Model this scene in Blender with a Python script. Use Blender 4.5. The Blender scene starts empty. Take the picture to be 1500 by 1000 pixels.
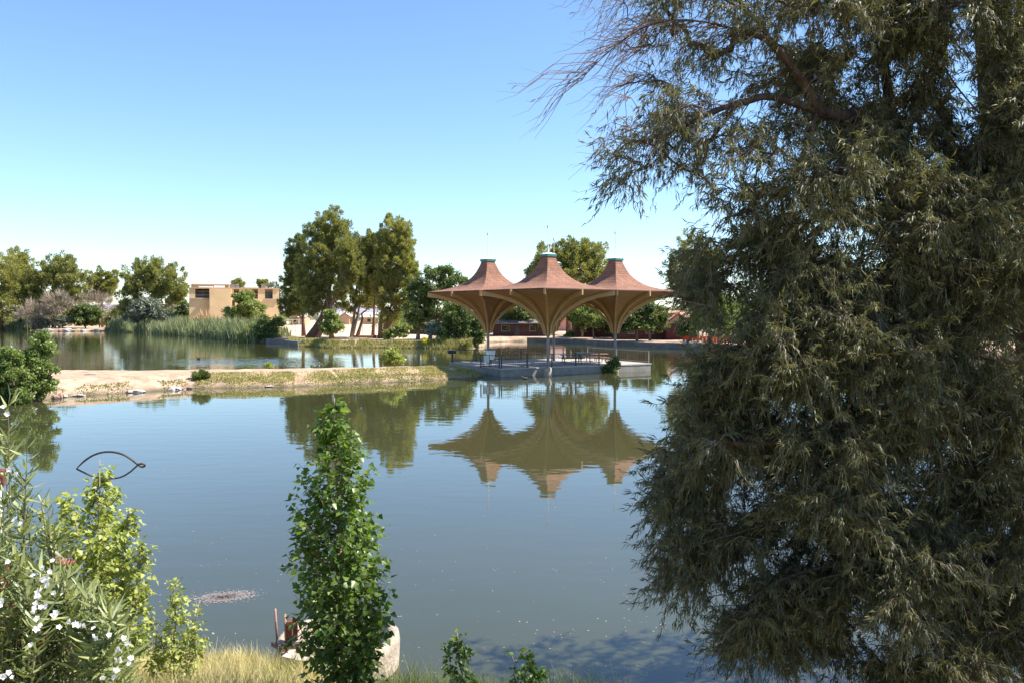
import bpy, math, random
import numpy as np
from mathutils import Vector, Matrix
R = math.radians
random.seed(11)
rng = np.random.default_rng(11)
scene = bpy.context.scene
COL = scene.collection

# ------------------------------------------------------------------ camera
F = 1208.3; HC = 5.0
PITCH = math.atan(40 / F)
cp, sp = math.cos(PITCH), math.sin(PITCH)
cam = bpy.data.cameras.new("camera"); cam.lens = 29.0; cam.sensor_width = 36.0
cam.clip_start = 0.05; cam.clip_end = 30000
camo = bpy.data.objects.new("camera", cam); COL.objects.link(camo)
camo.location = (0, 0, HC); camo.rotation_euler = (math.pi / 2 - PITCH, 0, 0)
scene.camera = camo

def at(px, py, Y):
    """world point seen at photo pixel px,py at forward distance Y"""
    a = (px - 750) / F; b = (500 - py) / F
    dx, dy, dz = a, b * sp + cp, b * cp - sp
    t = Y / dy
    return np.array([dx * t, Y, HC + dz * t])

def ats(px, py, Y):
    a = (px - 750) / F; b = (500 - py) / F
    dy = b * sp + cp; dz = b * cp - sp
    t = Y / dy
    return np.stack([a * t, Y + 0 * t, HC + dz * t], 1)

# ------------------------------------------------------------------ light
ELEV = R(53); SUNH = np.array([0.9987, 0.05])
sun_az = math.atan2(SUNH[0], SUNH[1])            # clockwise from +Y
world = bpy.data.worlds.new("World"); scene.world = world; world.use_nodes = True
nt = world.node_tree
sky = nt.nodes.new("ShaderNodeTexSky"); sky.sky_type = 'NISHITA'; sky.sun_disc = False
sky.sun_elevation = ELEV; sky.sun_rotation = sun_az
sky.altitude = 0; sky.air_density = 1.0; sky.dust_density = 0.0; sky.ozone_density = 6.0
bg = nt.nodes["Background"]; bg.inputs[1].default_value = 0.115
nt.links.new(sky.outputs[0], bg.inputs[0])
sl = bpy.data.lights.new("sun", 'SUN'); sl.energy = 5.0; sl.angle = R(0.53); sl.color = (1, 0.95, 0.87)
so = bpy.data.objects.new("sun", sl); COL.objects.link(so)
sdir = Vector((SUNH[0] * math.cos(ELEV), SUNH[1] * math.cos(ELEV), math.sin(ELEV))).normalized()
so.rotation_euler = sdir.to_track_quat('Z', 'Y').to_euler(); so.location = (30, 5, 40)
vs = scene.view_settings
vs.view_transform = 'Standard'; vs.look = 'None'; vs.gamma = 1.0; vs.exposure = 1.08
scene.cycles.max_bounces = 8; scene.cycles.transparent_max_bounces = 8
scene.cycles.caustics_reflective = False; scene.cycles.caustics_refractive = False

# ------------------------------------------------------------------ materials
def N(t, kind, **kw):
    n = t.nodes.new(kind)
    for k, v in kw.items():
        if k in n.inputs: n.inputs[k].default_value = v
        else: setattr(n, k, v)
    return n

def mat(name, col, rough=0.8, var=0.25, scale=3.0, bump=0.0, bscale=None, metal=0.0, col2=None, detail=6, coords='Object', stretch=None):
    m = bpy.data.materials.new(name); m.use_nodes = True; t = m.node_tree
    b = t.nodes["Principled BSDF"]; b.inputs["Roughness"].default_value = rough; b.inputs["Metallic"].default_value = metal
    tc = N(t, "ShaderNodeTexCoord"); src = tc.outputs[coords]
    if stretch:
        mp = N(t, "ShaderNodeMapping"); mp.inputs["Scale"].default_value = stretch; t.links.new(src, mp.inputs[0]); src = mp.outputs[0]
    no = N(t, "ShaderNodeTexNoise", Scale=scale, Detail=detail, Roughness=0.65)
    t.links.new(src, no.inputs["Vector"])
    rmp = N(t, "ShaderNodeValToRGB"); e = rmp.color_ramp.elements
    c2 = col2 if col2 else tuple(min(1, c * (1 + var)) for c in col)
    c1 = col if col2 else tuple(c * (1 - var) for c in col)
    e[0].position = 0.32; e[0].color = (*c1, 1); e[1].position = 0.68; e[1].color = (*c2, 1)
    t.links.new(no.outputs[0], rmp.inputs[0]); t.links.new(rmp.outputs[0], b.inputs["Base Color"])
    if bump:
        n2 = N(t, "ShaderNodeTexNoise", Scale=bscale or scale * 4, Detail=4.0); t.links.new(src, n2.inputs["Vector"])
        bp = N(t, "ShaderNodeBump", Strength=bump, Distance=0.05); t.links.new(n2.outputs[0], bp.inputs["Height"])
        t.links.new(bp.outputs[0], b.inputs["Normal"])
    return m

def leafmat(name, c1, c2, trans=0.3, rough=0.5, tcol=None, spec=0.4):
    """leaf colour varies leaf by leaf; light also passes through the blade"""
    m = bpy.data.materials.new(name); m.use_nodes = True; t = m.node_tree
    b = t.nodes["Principled BSDF"]; b.inputs["Roughness"].default_value = rough
    b.inputs["Specular IOR Level"].default_value = spec
    g = N(t, "ShaderNodeNewGeometry")
    rmp = N(t, "ShaderNodeValToRGB"); e = rmp.color_ramp.elements
    e[0].color = (*c1, 1); e[1].color = (*c2, 1)
    t.links.new(g.outputs["Random Per Island"], rmp.inputs[0]); t.links.new(rmp.outputs[0], b.inputs["Base Color"])
    tr = N(t, "ShaderNodeBsdfTranslucent")
    mx = N(t, "ShaderNodeMixRGB"); mx.blend_type = 'MULTIPLY'; mx.inputs[0].default_value = 1
    k = tcol or (1.5, 1.5, 0.6)
    mx.inputs[2].default_value = (*k, 1); t.links.new(rmp.outputs[0], mx.inputs[1]); t.links.new(mx.outputs[0], tr.inputs[0])
    ms = N(t, "ShaderNodeMixShader"); ms.inputs[0].default_value = trans
    t.links.new(b.outputs[0], ms.inputs[1]); t.links.new(tr.outputs[0], ms.inputs[2])
    t.links.new(ms.outputs[0], t.nodes["Material Output"].inputs[0])
    return m

M = {}
M['pine'] = leafmat('pine_needles', (0.165, 0.185, 0.062), (0.37, 0.35, 0.13), 0.38, tcol=(1.3, 1.35, .6))
M['pine_dark'] = leafmat('dark_pine_needles', (0.12, 0.14, 0.05), (0.29, 0.285, 0.11), 0.36, tcol=(1.3, 1.35, .6))
M['pine_gold'] = leafmat('golden_pine_needles', (0.20, 0.21, 0.068), (0.43, 0.40, 0.145), 0.38, tcol=(1.3, 1.35, .6))
M['decid'] = leafmat('broad_leaves', (0.06, 0.095, 0.03), (0.19, 0.235, 0.07), 0.35)
M['decid_light'] = leafmat('light_broad_leaves', (0.13, 0.18, 0.05), (0.30, 0.34, 0.10), 0.35)
M['shrub'] = leafmat('shrub_leaves', (0.09, 0.14, 0.035), (0.28, 0.34, 0.10), 0.35, rough=0.4)
M['olive'] = leafmat('grey_olive_leaves', (0.14, 0.16, 0.11), (0.26, 0.28, 0.20), 0.15, tcol=(1.2, 1.2, 0.8))
M['bare'] = leafmat('bare_pink_twigs', (0.26, 0.205, 0.14), (0.42, 0.34, 0.25), 0.0)
M['reed'] = leafmat('reed_blades', (0.15, 0.175, 0.08), (0.34, 0.36, 0.20), 0.25)
M['reed_plume'] = leafmat('reed_plumes', (0.5, 0.33, 0.2), (0.65, 0.45, 0.3), 0.2)
M['poplar'] = leafmat('poplar_leaves', (0.06, 0.11, 0.025), (0.20, 0.27, 0.06), 0.38, rough=0.35, tcol=(1.5, 1.7, 0.4))
M['poplar_y'] = leafmat('yellow_poplar_leaves', (0.20, 0.26, 0.055), (0.48, 0.50, 0.16), 0.4, rough=0.4, tcol=(1.4, 1.4, 0.5))
M['willow'] = leafmat('willow_leaves', (0.07, 0.078, 0.042), (0.165, 0.16, 0.09), 0.28, rough=0.5, tcol=(1.35, 1.3, 0.6), spec=0.28)
M['oleander'] = leafmat('oleander_leaves', (0.09, 0.125, 0.045), (0.31, 0.33, 0.13), 0.25, rough=0.4)
M['dry_grass'] = leafmat('dry_grass_blades', (0.48, 0.39, 0.16), (0.78, 0.68, 0.36), 0.3, tcol=(1.2, 1.1, 0.7))
M['green_grass'] = leafmat('green_grass_blades', (0.10, 0.14, 0.035), (0.26, 0.28, 0.09), 0.3)
M['bank_grass'] = leafmat('bank_grass_blades', (0.25, 0.255, 0.08), (0.50, 0.43, 0.19), 0.25)
M['petal'] = leafmat('white_petals', (0.78, 0.74, 0.72), (0.86, 0.82, 0.80), 0.3, tcol=(1, 1, 1))
M['bud'] = leafmat('pink_buds', (0.42, 0.08, 0.09), (0.6, 0.2, 0.2), 0.2, tcol=(1, .7, .7))
M['yellow'] = leafmat('yellow_leaves', (0.5, 0.42, 0.03), (0.6, 0.52, 0.06), 0.3)
M['fleck'] = leafmat('floating_flecks', (0.26, 0.20, 0.15), (0.62, 0.55, 0.48), 0.0)
M['bark'] = mat('pine_bark', (0.16, 0.085, 0.055), 0.9, 0.45, 6, 0.6)
M['bark_grey'] = mat('grey_bark', (0.20, 0.16, 0.13), 0.9, 0.4, 8, 0.5)
M['bark_willow'] = mat('willow_bark', (0.065, 0.037, 0.03), 0.9, 0.5, 14, 0.9, 30, stretch=(1, 1, 0.25))
M['twig'] = mat('red_twigs', (0.11, 0.055, 0.042), 0.7, 0.35, 7, col2=(0.24, 0.15, 0.105))
M['stem'] = mat('pale_stems', (0.30, 0.23, 0.14), 0.7, 0.3, 9)
M['stem_green'] = mat('olive_stems', (0.15, 0.13, 0.065), 0.7, 0.3, 9)
M['scum'] = leafmat('floating_scum', (0.30, 0.24, 0.21), (0.50, 0.42, 0.38), 0.0)
M['concrete'] = mat('weathered_concrete', (0.26, 0.232, 0.20), 0.9, 0.25, 1.6, 0.2, 12)
M['concrete_pale'] = mat('pale_concrete', (0.38, 0.31, 0.24), 0.9, 0.4, 3.5, 0.5, 16)
M['slab'] = mat('paved_slab', (0.42, 0.37, 0.315), 0.9, 0.15, 0.8, 0.1, 8)
M['wallstone'] = mat('shore_wall_concrete', (0.17, 0.15, 0.135), 0.9, 0.3, 0.9, 0.4, 6)  # grey lowered so the colour carries the shade on the shore walls
M['tan'] = mat('tan_paint', (0.31, 0.155, 0.053), 0.6, 0.14, 0.9)
M['tan_light'] = mat('pale_tan_paint', (0.45, 0.26, 0.105), 0.55, 0.12, 1.2)
M['teal'] = mat('teal_paint', (0.012, 0.16, 0.135), 0.5, 0.12, 2)
M['white'] = mat('white_paint', (0.80, 0.79, 0.76), 0.6, 0.06, 2)
M['steel'] = mat('grey_steel', (0.24, 0.21, 0.19), 0.5, 0.25, 3)
M['iron'] = mat('black_iron', (0.025, 0.025, 0.027), 0.5, 0.3, 5)
M['rust'] = mat('rusty_iron', (0.16, 0.045, 0.03), 0.85, 0.45, 12, 0.4, 40)
M['rust_dark'] = mat('dark_rusty_iron', (0.06, 0.04, 0.035), 0.6, 0.4, 14, 0.3, 40)
M['greenpaint'] = mat('dark_green_paint', (0.02, 0.05, 0.04), 0.5, 0.2, 3)
M['redwood'] = mat('red_brown_boards', (0.30, 0.14, 0.10), 0.7, 0.25, 4)
M['stucco'] = mat('tan_stucco', (0.66, 0.46, 0.245), 0.9, 0.10, 0.35, 0.1, 6)
M['stucco_dark'] = mat('brown_stucco', (0.46, 0.31, 0.19), 0.9, 0.12, 0.5)
M['dark'] = mat('dark_opening', (0.03, 0.02, 0.02), 0.4, 0.3, 2)
M['glass'] = mat('window_glass', (0.02, 0.025, 0.03), 0.08, 0.2, 1)
M['brick'] = mat('shade_darkened_brick', (0.075, 0.035, 0.027), 0.9, 0.35, 2.5, 0.3)  # brick colour darkened to stand in for the shade of the trees
M['maroon'] = mat('maroon_boards', (0.085, 0.014, 0.017), 0.8, 0.25, 2)  # darkened along with the brick for the same tree shade
M['redpaint'] = mat('bright_red_paint', (0.55, 0.05, 0.025), 0.6, 0.2, 3)
M['tile'] = mat('orange_roof_tiles', (0.46, 0.24, 0.15), 0.85, 0.3, 3, 0.5, 8)
M['pinkwall'] = mat('pink_stucco', (0.50, 0.27, 0.21), 0.9, 0.15, 0.6)
M['rock'] = mat('pale_rock', (0.50, 0.42, 0.36), 0.9, 0.25, 4, 0.6, 10)
M['rock_red'] = mat('reddish_rock', (0.36, 0.22, 0.18), 0.9, 0.3, 4, 0.6, 10)
M['timber'] = mat('cut_timber', (0.22, 0.09, 0.055), 0.9, 0.4, 5)
M['duck'] = mat('brown_feathers', (0.10, 0.075, 0.05), 0.8, 0.4, 20)
M['hill'] = mat('haze_tinted_hills', (0.27, 0.24, 0.29), 1.0, 0.2, 0.004)  # distance haze is put into this pale mauve colour, no air is built
M['dirtmound'] = mat('bare_earth', (0.46, 0.30, 0.21), 1.0, 0.25, 2)

# shingle roof: rows follow the slope through the UV map
def shingle():
    m = bpy.data.materials.new('shingles'); m.use_nodes = True; t = m.node_tree; b = t.nodes["Principled BSDF"]
    b.inputs["Roughness"].default_value = 0.9
    uv = N(t, "ShaderNodeTexCoord")
    br = N(t, "ShaderNodeTexBrick", Scale=1.0)
    br.inputs["Color1"].default_value = (0.265, 0.125, 0.07, 1); br.inputs["Color2"].default_value = (0.20, 0.093, 0.053, 1)
    br.inputs["Mortar"].default_value = (0.17, 0.075, 0.055, 1)
    br.inputs["Mortar Size"].default_value = 0.022; br.inputs["Brick Width"].default_value = 0.34; br.inputs["Row Height"].default_value = 0.24
    t.links.new(uv.outputs["UV"], br.inputs["Vector"])
    no = N(t, "ShaderNodeTexNoise", Scale=1.3, Detail=6.0); t.links.new(uv.outputs["Object"], no.inputs["Vector"])
    mx = N(t, "ShaderNodeMixRGB"); mx.blend_type = 'OVERLAY'; mx.inputs[0].default_value = 0.5
    t.links.new(br.outputs[0], mx.inputs[1]); t.links.new(no.outputs[0], mx.inputs[2])
    t.links.new(mx.outputs[0], b.inputs["Base Color"])
    bp = N(t, "ShaderNodeBump", Strength=0.2, Distance=0.02); t.links.new(br.outputs["Fac"], bp.inputs["Height"]); bp.invert = True
    t.links.new(bp.outputs[0], b.inputs["Normal"])
    return m
M['shingle'] = shingle()

# ground: straw, dirt, path and green by masks stored with the terrain
def groundmat():
    m = bpy.data.materials.new('ground_earth'); m.use_nodes = True; t = m.node_tree; b = t.nodes["Principled BSDF"]
    b.inputs["Roughness"].default_value = 1.0; b.inputs["Specular IOR Level"].default_value = 0.1
    g = N(t, "ShaderNodeNewGeometry"); pos = g.outputs["Position"]
    def noise(s, d=6.0, r=0.65):
        n = N(t, "ShaderNodeTexNoise", Scale=s, Detail=d, Roughness=r); t.links.new(pos, n.inputs["Vector"]); return n.outputs[0]
    def ramp(x, c1, c2, p1=0.35, p2=0.65):
        r = N(t, "ShaderNodeValToRGB"); e = r.color_ramp.elements; e[0].position = p1; e[1].position = p2
        e[0].color = (*c1, 1); e[1].color = (*c2, 1); t.links.new(x, r.inputs[0]); return r.outputs[0]
    def mix(f, a, c):
        x = N(t, "ShaderNodeMixRGB"); t.links.new(f, x.inputs[0]); t.links.new(a, x.inputs[1]); t.links.new(c, x.inputs[2]); return x.outputs[0]
    def attr(n):
        a = N(t, "ShaderNodeAttribute"); a.attribute_name = n; return a.outputs["Fac"]
    def sharpen(a, s, amt):
        mm = N(t, "ShaderNodeMath"); mm.operation = 'MULTIPLY_ADD'; t.links.new(noise(s), mm.inputs[0]); mm.inputs[1].default_value = amt
        t.links.new(a, mm.inputs[2])
        r = N(t, "ShaderNodeMapRange"); r.inputs[1].default_value = amt * 0.5 + 0.3; r.inputs[2].default_value = amt * 0.5 + 0.7
        t.links.new(mm.outputs[0], r.inputs[0]); return r.outputs[0]
    dirt = ramp(noise(0.9, 8.0, .75), (0.30, 0.19, 0.125), (0.56, 0.41, 0.29))
    grass = ramp(noise(2.2, 8.0, 0.75), (0.25, 0.24, 0.085), (0.47, 0.39, 0.18))
    path = ramp(noise(0.5, 8.0), (0.50, 0.39, 0.31), (0.60, 0.49, 0.40))
    straw = ramp(noise(0.12, 8.0), (0.50, 0.36, 0.25), (0.64, 0.50, 0.36))
    mud = ramp(noise(2.0), (0.08, 0.075, 0.05), (0.14, 0.12, 0.08))
    c = mix(sharpen(attr("straw"), 0.3, 0.6), dirt, straw)
    c = mix(sharpen(attr("grass"), 1.1, 1.2), c, grass)
    c = mix(sharpen(attr("path"), 0.8, 0.5), c, path)
    c = mix(attr("wet"), c, mud)
    t.links.new(c, b.inputs["Base Color"])
    bp = N(t, "ShaderNodeBump", Strength=0.7, Distance=0.12); t.links.new(noise(3.0, 8.0, 0.7), bp.inputs["Height"]); t.links.new(bp.outputs[0], b.inputs["Normal"])
    return m
M['ground'] = groundmat()

def watermat():
    m = bpy.data.materials.new('lake_water'); m.use_nodes = True; t = m.node_tree; b = t.nodes["Principled BSDF"]
    b.inputs["Roughness"].default_value = 0.015; b.inputs["IOR"].default_value = 1.62
    g = N(t, "ShaderNodeNewGeometry"); pos = g.outputs["Position"]
    mp = N(t, "ShaderNodeMapping"); t.links.new(pos, mp.inputs[0]); mp.inputs["Scale"].default_value = (0.55, 1.0, 1)
    n1 = N(t, "ShaderNodeTexNoise", Scale=1.4, Detail=2.0, Roughness=0.5); t.links.new(mp.outputs[0], n1.inputs["Vector"])
    n2 = N(t, "ShaderNodeTexNoise", Scale=0.16, Detail=2.0); t.links.new(pos, n2.inputs["Vector"])
    nc = N(t, "ShaderNodeTexNoise", Scale=0.05, Detail=3.0); t.links.new(pos, nc.inputs["Vector"])
    rmp = N(t, "ShaderNodeValToRGB"); e = rmp.color_ramp.elements
    e[0].position = .35; e[1].position = .7
    e[0].color = (0.046, 0.048, 0.020, 1); e[1].color = (0.062, 0.064, 0.030, 1)
    t.links.new(nc.outputs[0], rmp.inputs[0]); t.links.new(rmp.outputs[0], b.inputs["Base Color"])
    def blob(x, y, rx, ry):
        s = N(t, "ShaderNodeVectorMath"); s.operation = 'SUBTRACT'; s.inputs[1].default_value = (x, y, 0); t.links.new(pos, s.inputs[0])
        k = N(t, "ShaderNodeVectorMath"); k.operation = 'MULTIPLY'; k.inputs[1].default_value = (1 / rx, 1 / ry, 0); t.links.new(s.outputs[0], k.inputs[0])
        l = N(t, "ShaderNodeVectorMath"); l.operation = 'LENGTH'; t.links.new(k.outputs[0], l.inputs[0])
        r = N(t, "ShaderNodeMapRange"); r.inputs[1].default_value = 1.0; r.inputs[2].default_value = 0.3; r.inputs[3].default_value = 0; r.inputs[4].default_value = 1
        t.links.new(l.outputs["Value"], r.inputs[0]); return r.outputs[0]
    def add(a, c):
        x = N(t, "ShaderNodeMath"); x.operation = 'ADD'
        for i, v in ((0, a), (1, c)):
            if isinstance(v, (int, float)): x.inputs[i].default_value = v
            else: t.links.new(v, x.inputs[i])
        return x.outputs[0]
    def mul(a, c):
        x = N(t, "ShaderNodeMath"); x.operation = 'MULTIPLY'
        for i, v in ((0, a), (1, c)):
            if isinstance(v, (int, float)): x.inputs[i].default_value = v
            else: t.links.new(v, x.inputs[i])
        return x.outputs[0]
    # breezy patch past the causeway and the wake near the pavilion
    sep = N(t, "ShaderNodeSeparateXYZ"); t.links.new(pos, sep.inputs[0])
    back = N(t, "ShaderNodeMapRange"); back.inputs[1].default_value = 66; back.inputs[2].default_value = 76; back.inputs[3].default_value = 0; back.inputs[4].default_value = 1.2
    t.links.new(sep.outputs[1], back.inputs[0])
    amp = add(add(0.75, mul(blob(-29, 88, 13, 10), 7.0)), add(mul(blob(-1, 63, 6, 2.2), 2.5), mul(back.outputs[0], 1.0)))
    amp = mul(amp, add(0.35, mul(n2.outputs[0], 1.3)))
    hgt = mul(n1.outputs[0], amp)
    bp = N(t, "ShaderNodeBump", Strength=1.0, Distance=0.0062); t.links.new(hgt, bp.inputs["Height"]); t.links.new(bp.outputs[0], b.inputs["Normal"])
    return m
M['water'] = watermat()

# ------------------------------------------------------------------ builders
def offset(o):
    v = Vector((0, 0, 0))
    while o is not None: v += o.location; o = o.parent
    return np.array(v)

def link(name, me, m, parent=None):
    me.materials.append(m)
    o = bpy.data.objects.new(name, me); COL.objects.link(o)
    if parent is not None: o.parent = parent
    return o

def mesh_np(name, V, Q, m, parent=None, smooth=False):
    V = np.asarray(V, np.float32); Q = np.asarray(Q, np.int32)
    if parent is not None: V = V - offset(parent).astype(np.float32)
    me = bpy.data.meshes.new(name); k = Q.shape[1]
    me.vertices.add(len(V)); me.vertices.foreach_set("co", V.ravel())
    me.loops.add(Q.size); me.loops.foreach_set("vertex_index", Q.ravel())
    me.polygons.add(len(Q)); me.polygons.foreach_set("loop_start", np.arange(0, Q.size, k, dtype=np.int32))
    if smooth: me.polygons.foreach_set("use_smooth", np.ones(len(Q), bool))
    me.update(calc_edges=True)
    return link(name, me, m, parent)

def unit(v): return v / (np.linalg.norm(v, axis=-1, keepdims=True) + 1e-9)

class MB:
    def __init__(s): s.v = []; s.f = []; s.uv = None
    def add(s, V, Fs):
        o = len(s.v); s.v += [tuple(map(float, p)) for p in V]; s.f += [tuple(i + o for i in f) for f in Fs]; return s
    def box(s, c, d, rz=0.0, bev=0.0, ax=None):
        hx, hy, hz = d[0] / 2, d[1] / 2, d[2] / 2; ca, sa = math.cos(rz), math.sin(rz)
        if bev <= 0:
            P = [(x, y, z) for z in (-hz, hz) for x, y in ((-hx, -hy), (hx, -hy), (hx, hy), (-hx, hy))]
            Fs = [(3, 2, 1, 0), (4, 5, 6, 7), (0, 1, 5, 4), (1, 2, 6, 5), (2, 3, 7, 6), (3, 0, 4, 7)]
        else:
            b = bev; P = []
            for z, i in ((-hz, b), (-hz + b, 0), (hz - b, 0), (hz, b)):
                P += [(x, y, z) for x, y in ((-hx + i, -hy + i), (hx - i, -hy + i), (hx - i, hy - i), (-hx + i, hy - i))]
            Fs = [(3, 2, 1, 0), (12, 13, 14, 15)]
            for k in range(3):
                for j in range(4): Fs.append((k * 4 + j, k * 4 + (j + 1) % 4, k * 4 + 4 + (j + 1) % 4, k * 4 + 4 + j))
        P = [(c[0] + ca * x - sa * y, c[1] + sa * x + ca * y, c[2] + z) for x, y, z in P]
        return s.add(P, Fs)
    def bar(s, a, b, w, h=None):
        """rectangular bar from a to b"""
        a = np.array(a, float); b = np.array(b, float); d = unit(b - a); h = h or w
        up = np.array([0, 0, 1.0]) if abs(d[2]) < 0.95 else np.array([0, 1.0, 0])
        x = unit(np.cross(d, up)); y = np.cross(x, d)
        P = [p + x * i * w / 2 + y * j * h / 2 for p in (a, b) for i, j in ((-1, -1), (1, -1), (1, 1), (-1, 1))]
        return s.add(P, [(0, 1, 2, 3), (7, 6, 5, 4), (0, 4, 5, 1), (1, 5, 6, 2), (2, 6, 7, 3), (3, 7, 4, 0)])
    def tube(s, pts, rad, k=6, cap=True):
        pts = np.array(pts, float); n = len(pts)
        rad = np.full(n, rad, float) if np.isscalar(rad) else np.array(rad, float)
        T = unit(np.gradient(pts, axis=0)); ref = np.array([0.31, 0.2, 0.93]) if abs(T[0][2]) < 0.9 else np.array([1.0, 0.1, 0])
        P = []
        for i in range(n):
            x = unit(np.cross(T[i], ref)); y = np.cross(T[i], x)
            for j in range(k):
                a = 2 * math.pi * j / k; P.append(pts[i] + rad[i] * (math.cos(a) * x + math.sin(a) * y))
        Fs = [(i * k + j, i * k + (j + 1) % k, (i + 1) * k + (j + 1) % k, (i + 1) * k + j) for i in range(n - 1) for j in range(k)]
        if cap: Fs += [tuple(range(k - 1, -1, -1)), tuple(range((n - 1) * k, n * k))]
        return s.add(P, Fs)
    def prism(s, poly, z0, z1):
        n = len(poly); P = [(x, y, z0) for x, y in poly] + [(x, y, z1) for x, y in poly]
        return s.add(P, [tuple(range(n - 1, -1, -1)), tuple(range(n, 2 * n))] + [(i, (i + 1) % n, n + (i + 1) % n, n + i) for i in range(n)])
    def build(s, name, m, parent=None, smooth=False, recalc=False):
        V = np.array(s.v, float)
        if parent is not None: V = V - offset(parent)
        me = bpy.data.meshes.new(name); me.from_pydata([tuple(p) for p in V], [], s.f)
        if smooth:
            for p in me.polygons: p.use_smooth = True
        me.update(); return link(name, me, m, parent)

def tag(o, label, cat, group=None, kind=None):
    if label: o['label'] = label
    if cat: o['category'] = cat
    if group: o['group'] = group
    if kind: o['kind'] = kind
    return o
def thing(name, label, cat, loc, group=None):
    o = bpy.data.objects.new(name, None); COL.objects.link(o); o.empty_display_size = 0.3
    o.location = tuple(map(float, loc)); return tag(o, label, cat, group)
def struct(o): o['kind'] = 'structure'; return o
def stuff(o, label, cat): return tag(o, label, cat, None, 'stuff')
def children_of(o): return [c for c in COL.objects if c.parent == o]
def copy_tree(o, parent=None):
    kids = children_of(o); c = o.copy(); COL.objects.link(c)
    if parent is not None: c.parent = parent
    for k in kids: copy_tree(k, c)
    return c

# ---- leaves in bulk
def leaves(P, D, Nn, L, W, kind='quad', bend=0.0):
    """P base points, D axis, Nn face normal hint; returns verts and quads"""
    D = unit(D); S = unit(np.cross(D, Nn)); U = np.cross(S, D)
    n = len(P); L = np.broadcast_to(L, (n,))[:, None]; W = np.broadcast_to(W, (n,))[:, None]
    if kind == 'quad':
        V = np.stack([P, P + D * L * 0.5 + S * W * 0.5, P + D * L, P + D * L * 0.5 - S * W * 0.5], 1)
        q = np.array([[0, 1, 2, 3]])
    elif kind == 'lance':   # long narrow leaf, two quads, curved
        m = P + D * L * 0.5 + U * L * bend; e = P + D * L - U * L * bend * 1.2
        V = np.stack([P - S * W * 0.15, P + S * W * 0.15, m + S * W * 0.5, m - S * W * 0.5, e + S * W * 0.08, e - S * W * 0.08], 1)
        q = np.array([[0, 1, 2, 3], [3, 2, 4, 5]])
    elif kind == 'delta':   # triangular poplar leaf folded along its rib
        fold = U * W * 0.18
        V = np.stack([P, P + D * L * 0.22 + S * W * 0.5 + fold, P + D * L * 0.62 + S * W * 0.27 + fold * .5, P + D * L,
                      P + D * L * 0.62 - S * W * 0.27 + fold * .5, P + D * L * 0.22 - S * W * 0.5 + fold], 1)
        q = np.array([[0, 1, 2, 3], [0, 3, 4, 5]])
    elif kind == 'blade':
        m = P + D * L * 0.55; e = P + D * L + Nn * L * bend
        V = np.stack([P - S * W * 0.5, P + S * W * 0.5, m + S * W * 0.4, m - S * W * 0.4, e + S * W * 0.06, e - S * W * 0.06], 1)
        q = np.array([[0, 1, 2, 3], [3, 2, 4, 5]])
    k = V.shape[1]
    Q = (np.arange(n)[:, None, None] * k + q[None]).reshape(-1, 4)
    return V.reshape(-1, 3), Q
def rdir(n): return unit(rng.normal(size=(n, 3)))

# ------------------------------------------------------------------ terrain
def hash2(ix, iy, s):
    h = np.sin(ix * 127.1 + iy * 311.7 + s * 74.7) * 43758.5453; return h - np.floor(h)
def vnoise(x, y, s=0):
    ix, iy = np.floor(x), np.floor(y); fx, fy = x - ix, y - iy; fx = fx * fx * (3 - 2 * fx); fy = fy * fy * (3 - 2 * fy)
    a = hash2(ix, iy, s) * (1 - fx) + hash2(ix + 1, iy, s) * fx; b = hash2(ix, iy + 1, s) * (1 - fx) + hash2(ix + 1, iy + 1, s) * fx
    return a * (1 - fy) + b * fy - 0.5
def fbm(x, y, s=0): return vnoise(x, y, s) + 0.5 * vnoise(2.1 * x, 2.1 * y, s + 1) + 0.25 * vnoise(4.3 * x, 4.3 * y, s + 2)
def sstep(a, b, x): t = np.clip((x - a) / (b - a), 0, 1); return t * t * (3 - 2 * t)

def W(px, d): return ((px - 750) / F * d, d)
NEAR = [(60, 4), (40, 8), (20, 9.2), (8, 9.8), (3, 10.3), (0, 10.5), (-2, 10.8), (-3.6, 11.5), (-6, 11.8), (-12, 12.3), (-24, 14)]
LEFT = [(-33, 18), (-35, 34), (-33, 43), (-29.6, 46.5)]
CAUSE_N = [W(50, 48), W(75, 49.3), W(105, 50.7), W(160, 51.8), W(200, 53), W(245, 54.3), W(280, 55.6), W(350, 56.2), W(430, 57), W(500, 59), W(560, 60.4), W(600, 61.6), W(650, 63.1), W(680, 64.5), W(698, 65.2), (-2.2, 66.3)]
CAUSE_F = [(-2.4, 68), (-3.4, 69.8), (-8.3, 68.6), (-17, 65.8), (-28, 63.8), (-34, 64.2), (-45, 64.5), (-70, 66)]
FAR_L = [(-120, 90), (-175, 190), W(-120, 222), W(0, 262), W(40, 250), W(62, 236), W(155, 240), W(162, 243), W(215, 215), W(280, 185), W(350, 152), W(392, 145)]
ISLE = [W(415, 137), W(437, 130), W(483, 122.5), W(520, 123.5), W(560, 123), W(610, 121), W(655, 119.5), W(690, 119)]
FAR_R = [W(712, 128), W(716, 146), W(745, 151), W(785, 150), W(830, 144), W(900, 131), W(950, 125.5), W(1000, 121), W(1060, 116), W(1200, 108), W(1500, 96)]
RIGHT = [(75, 70), (72, 30)]
POLY = np.array(NEAR + LEFT + CAUSE_N + CAUSE_F + FAR_L + ISLE + FAR_R + RIGHT, float)

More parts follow.
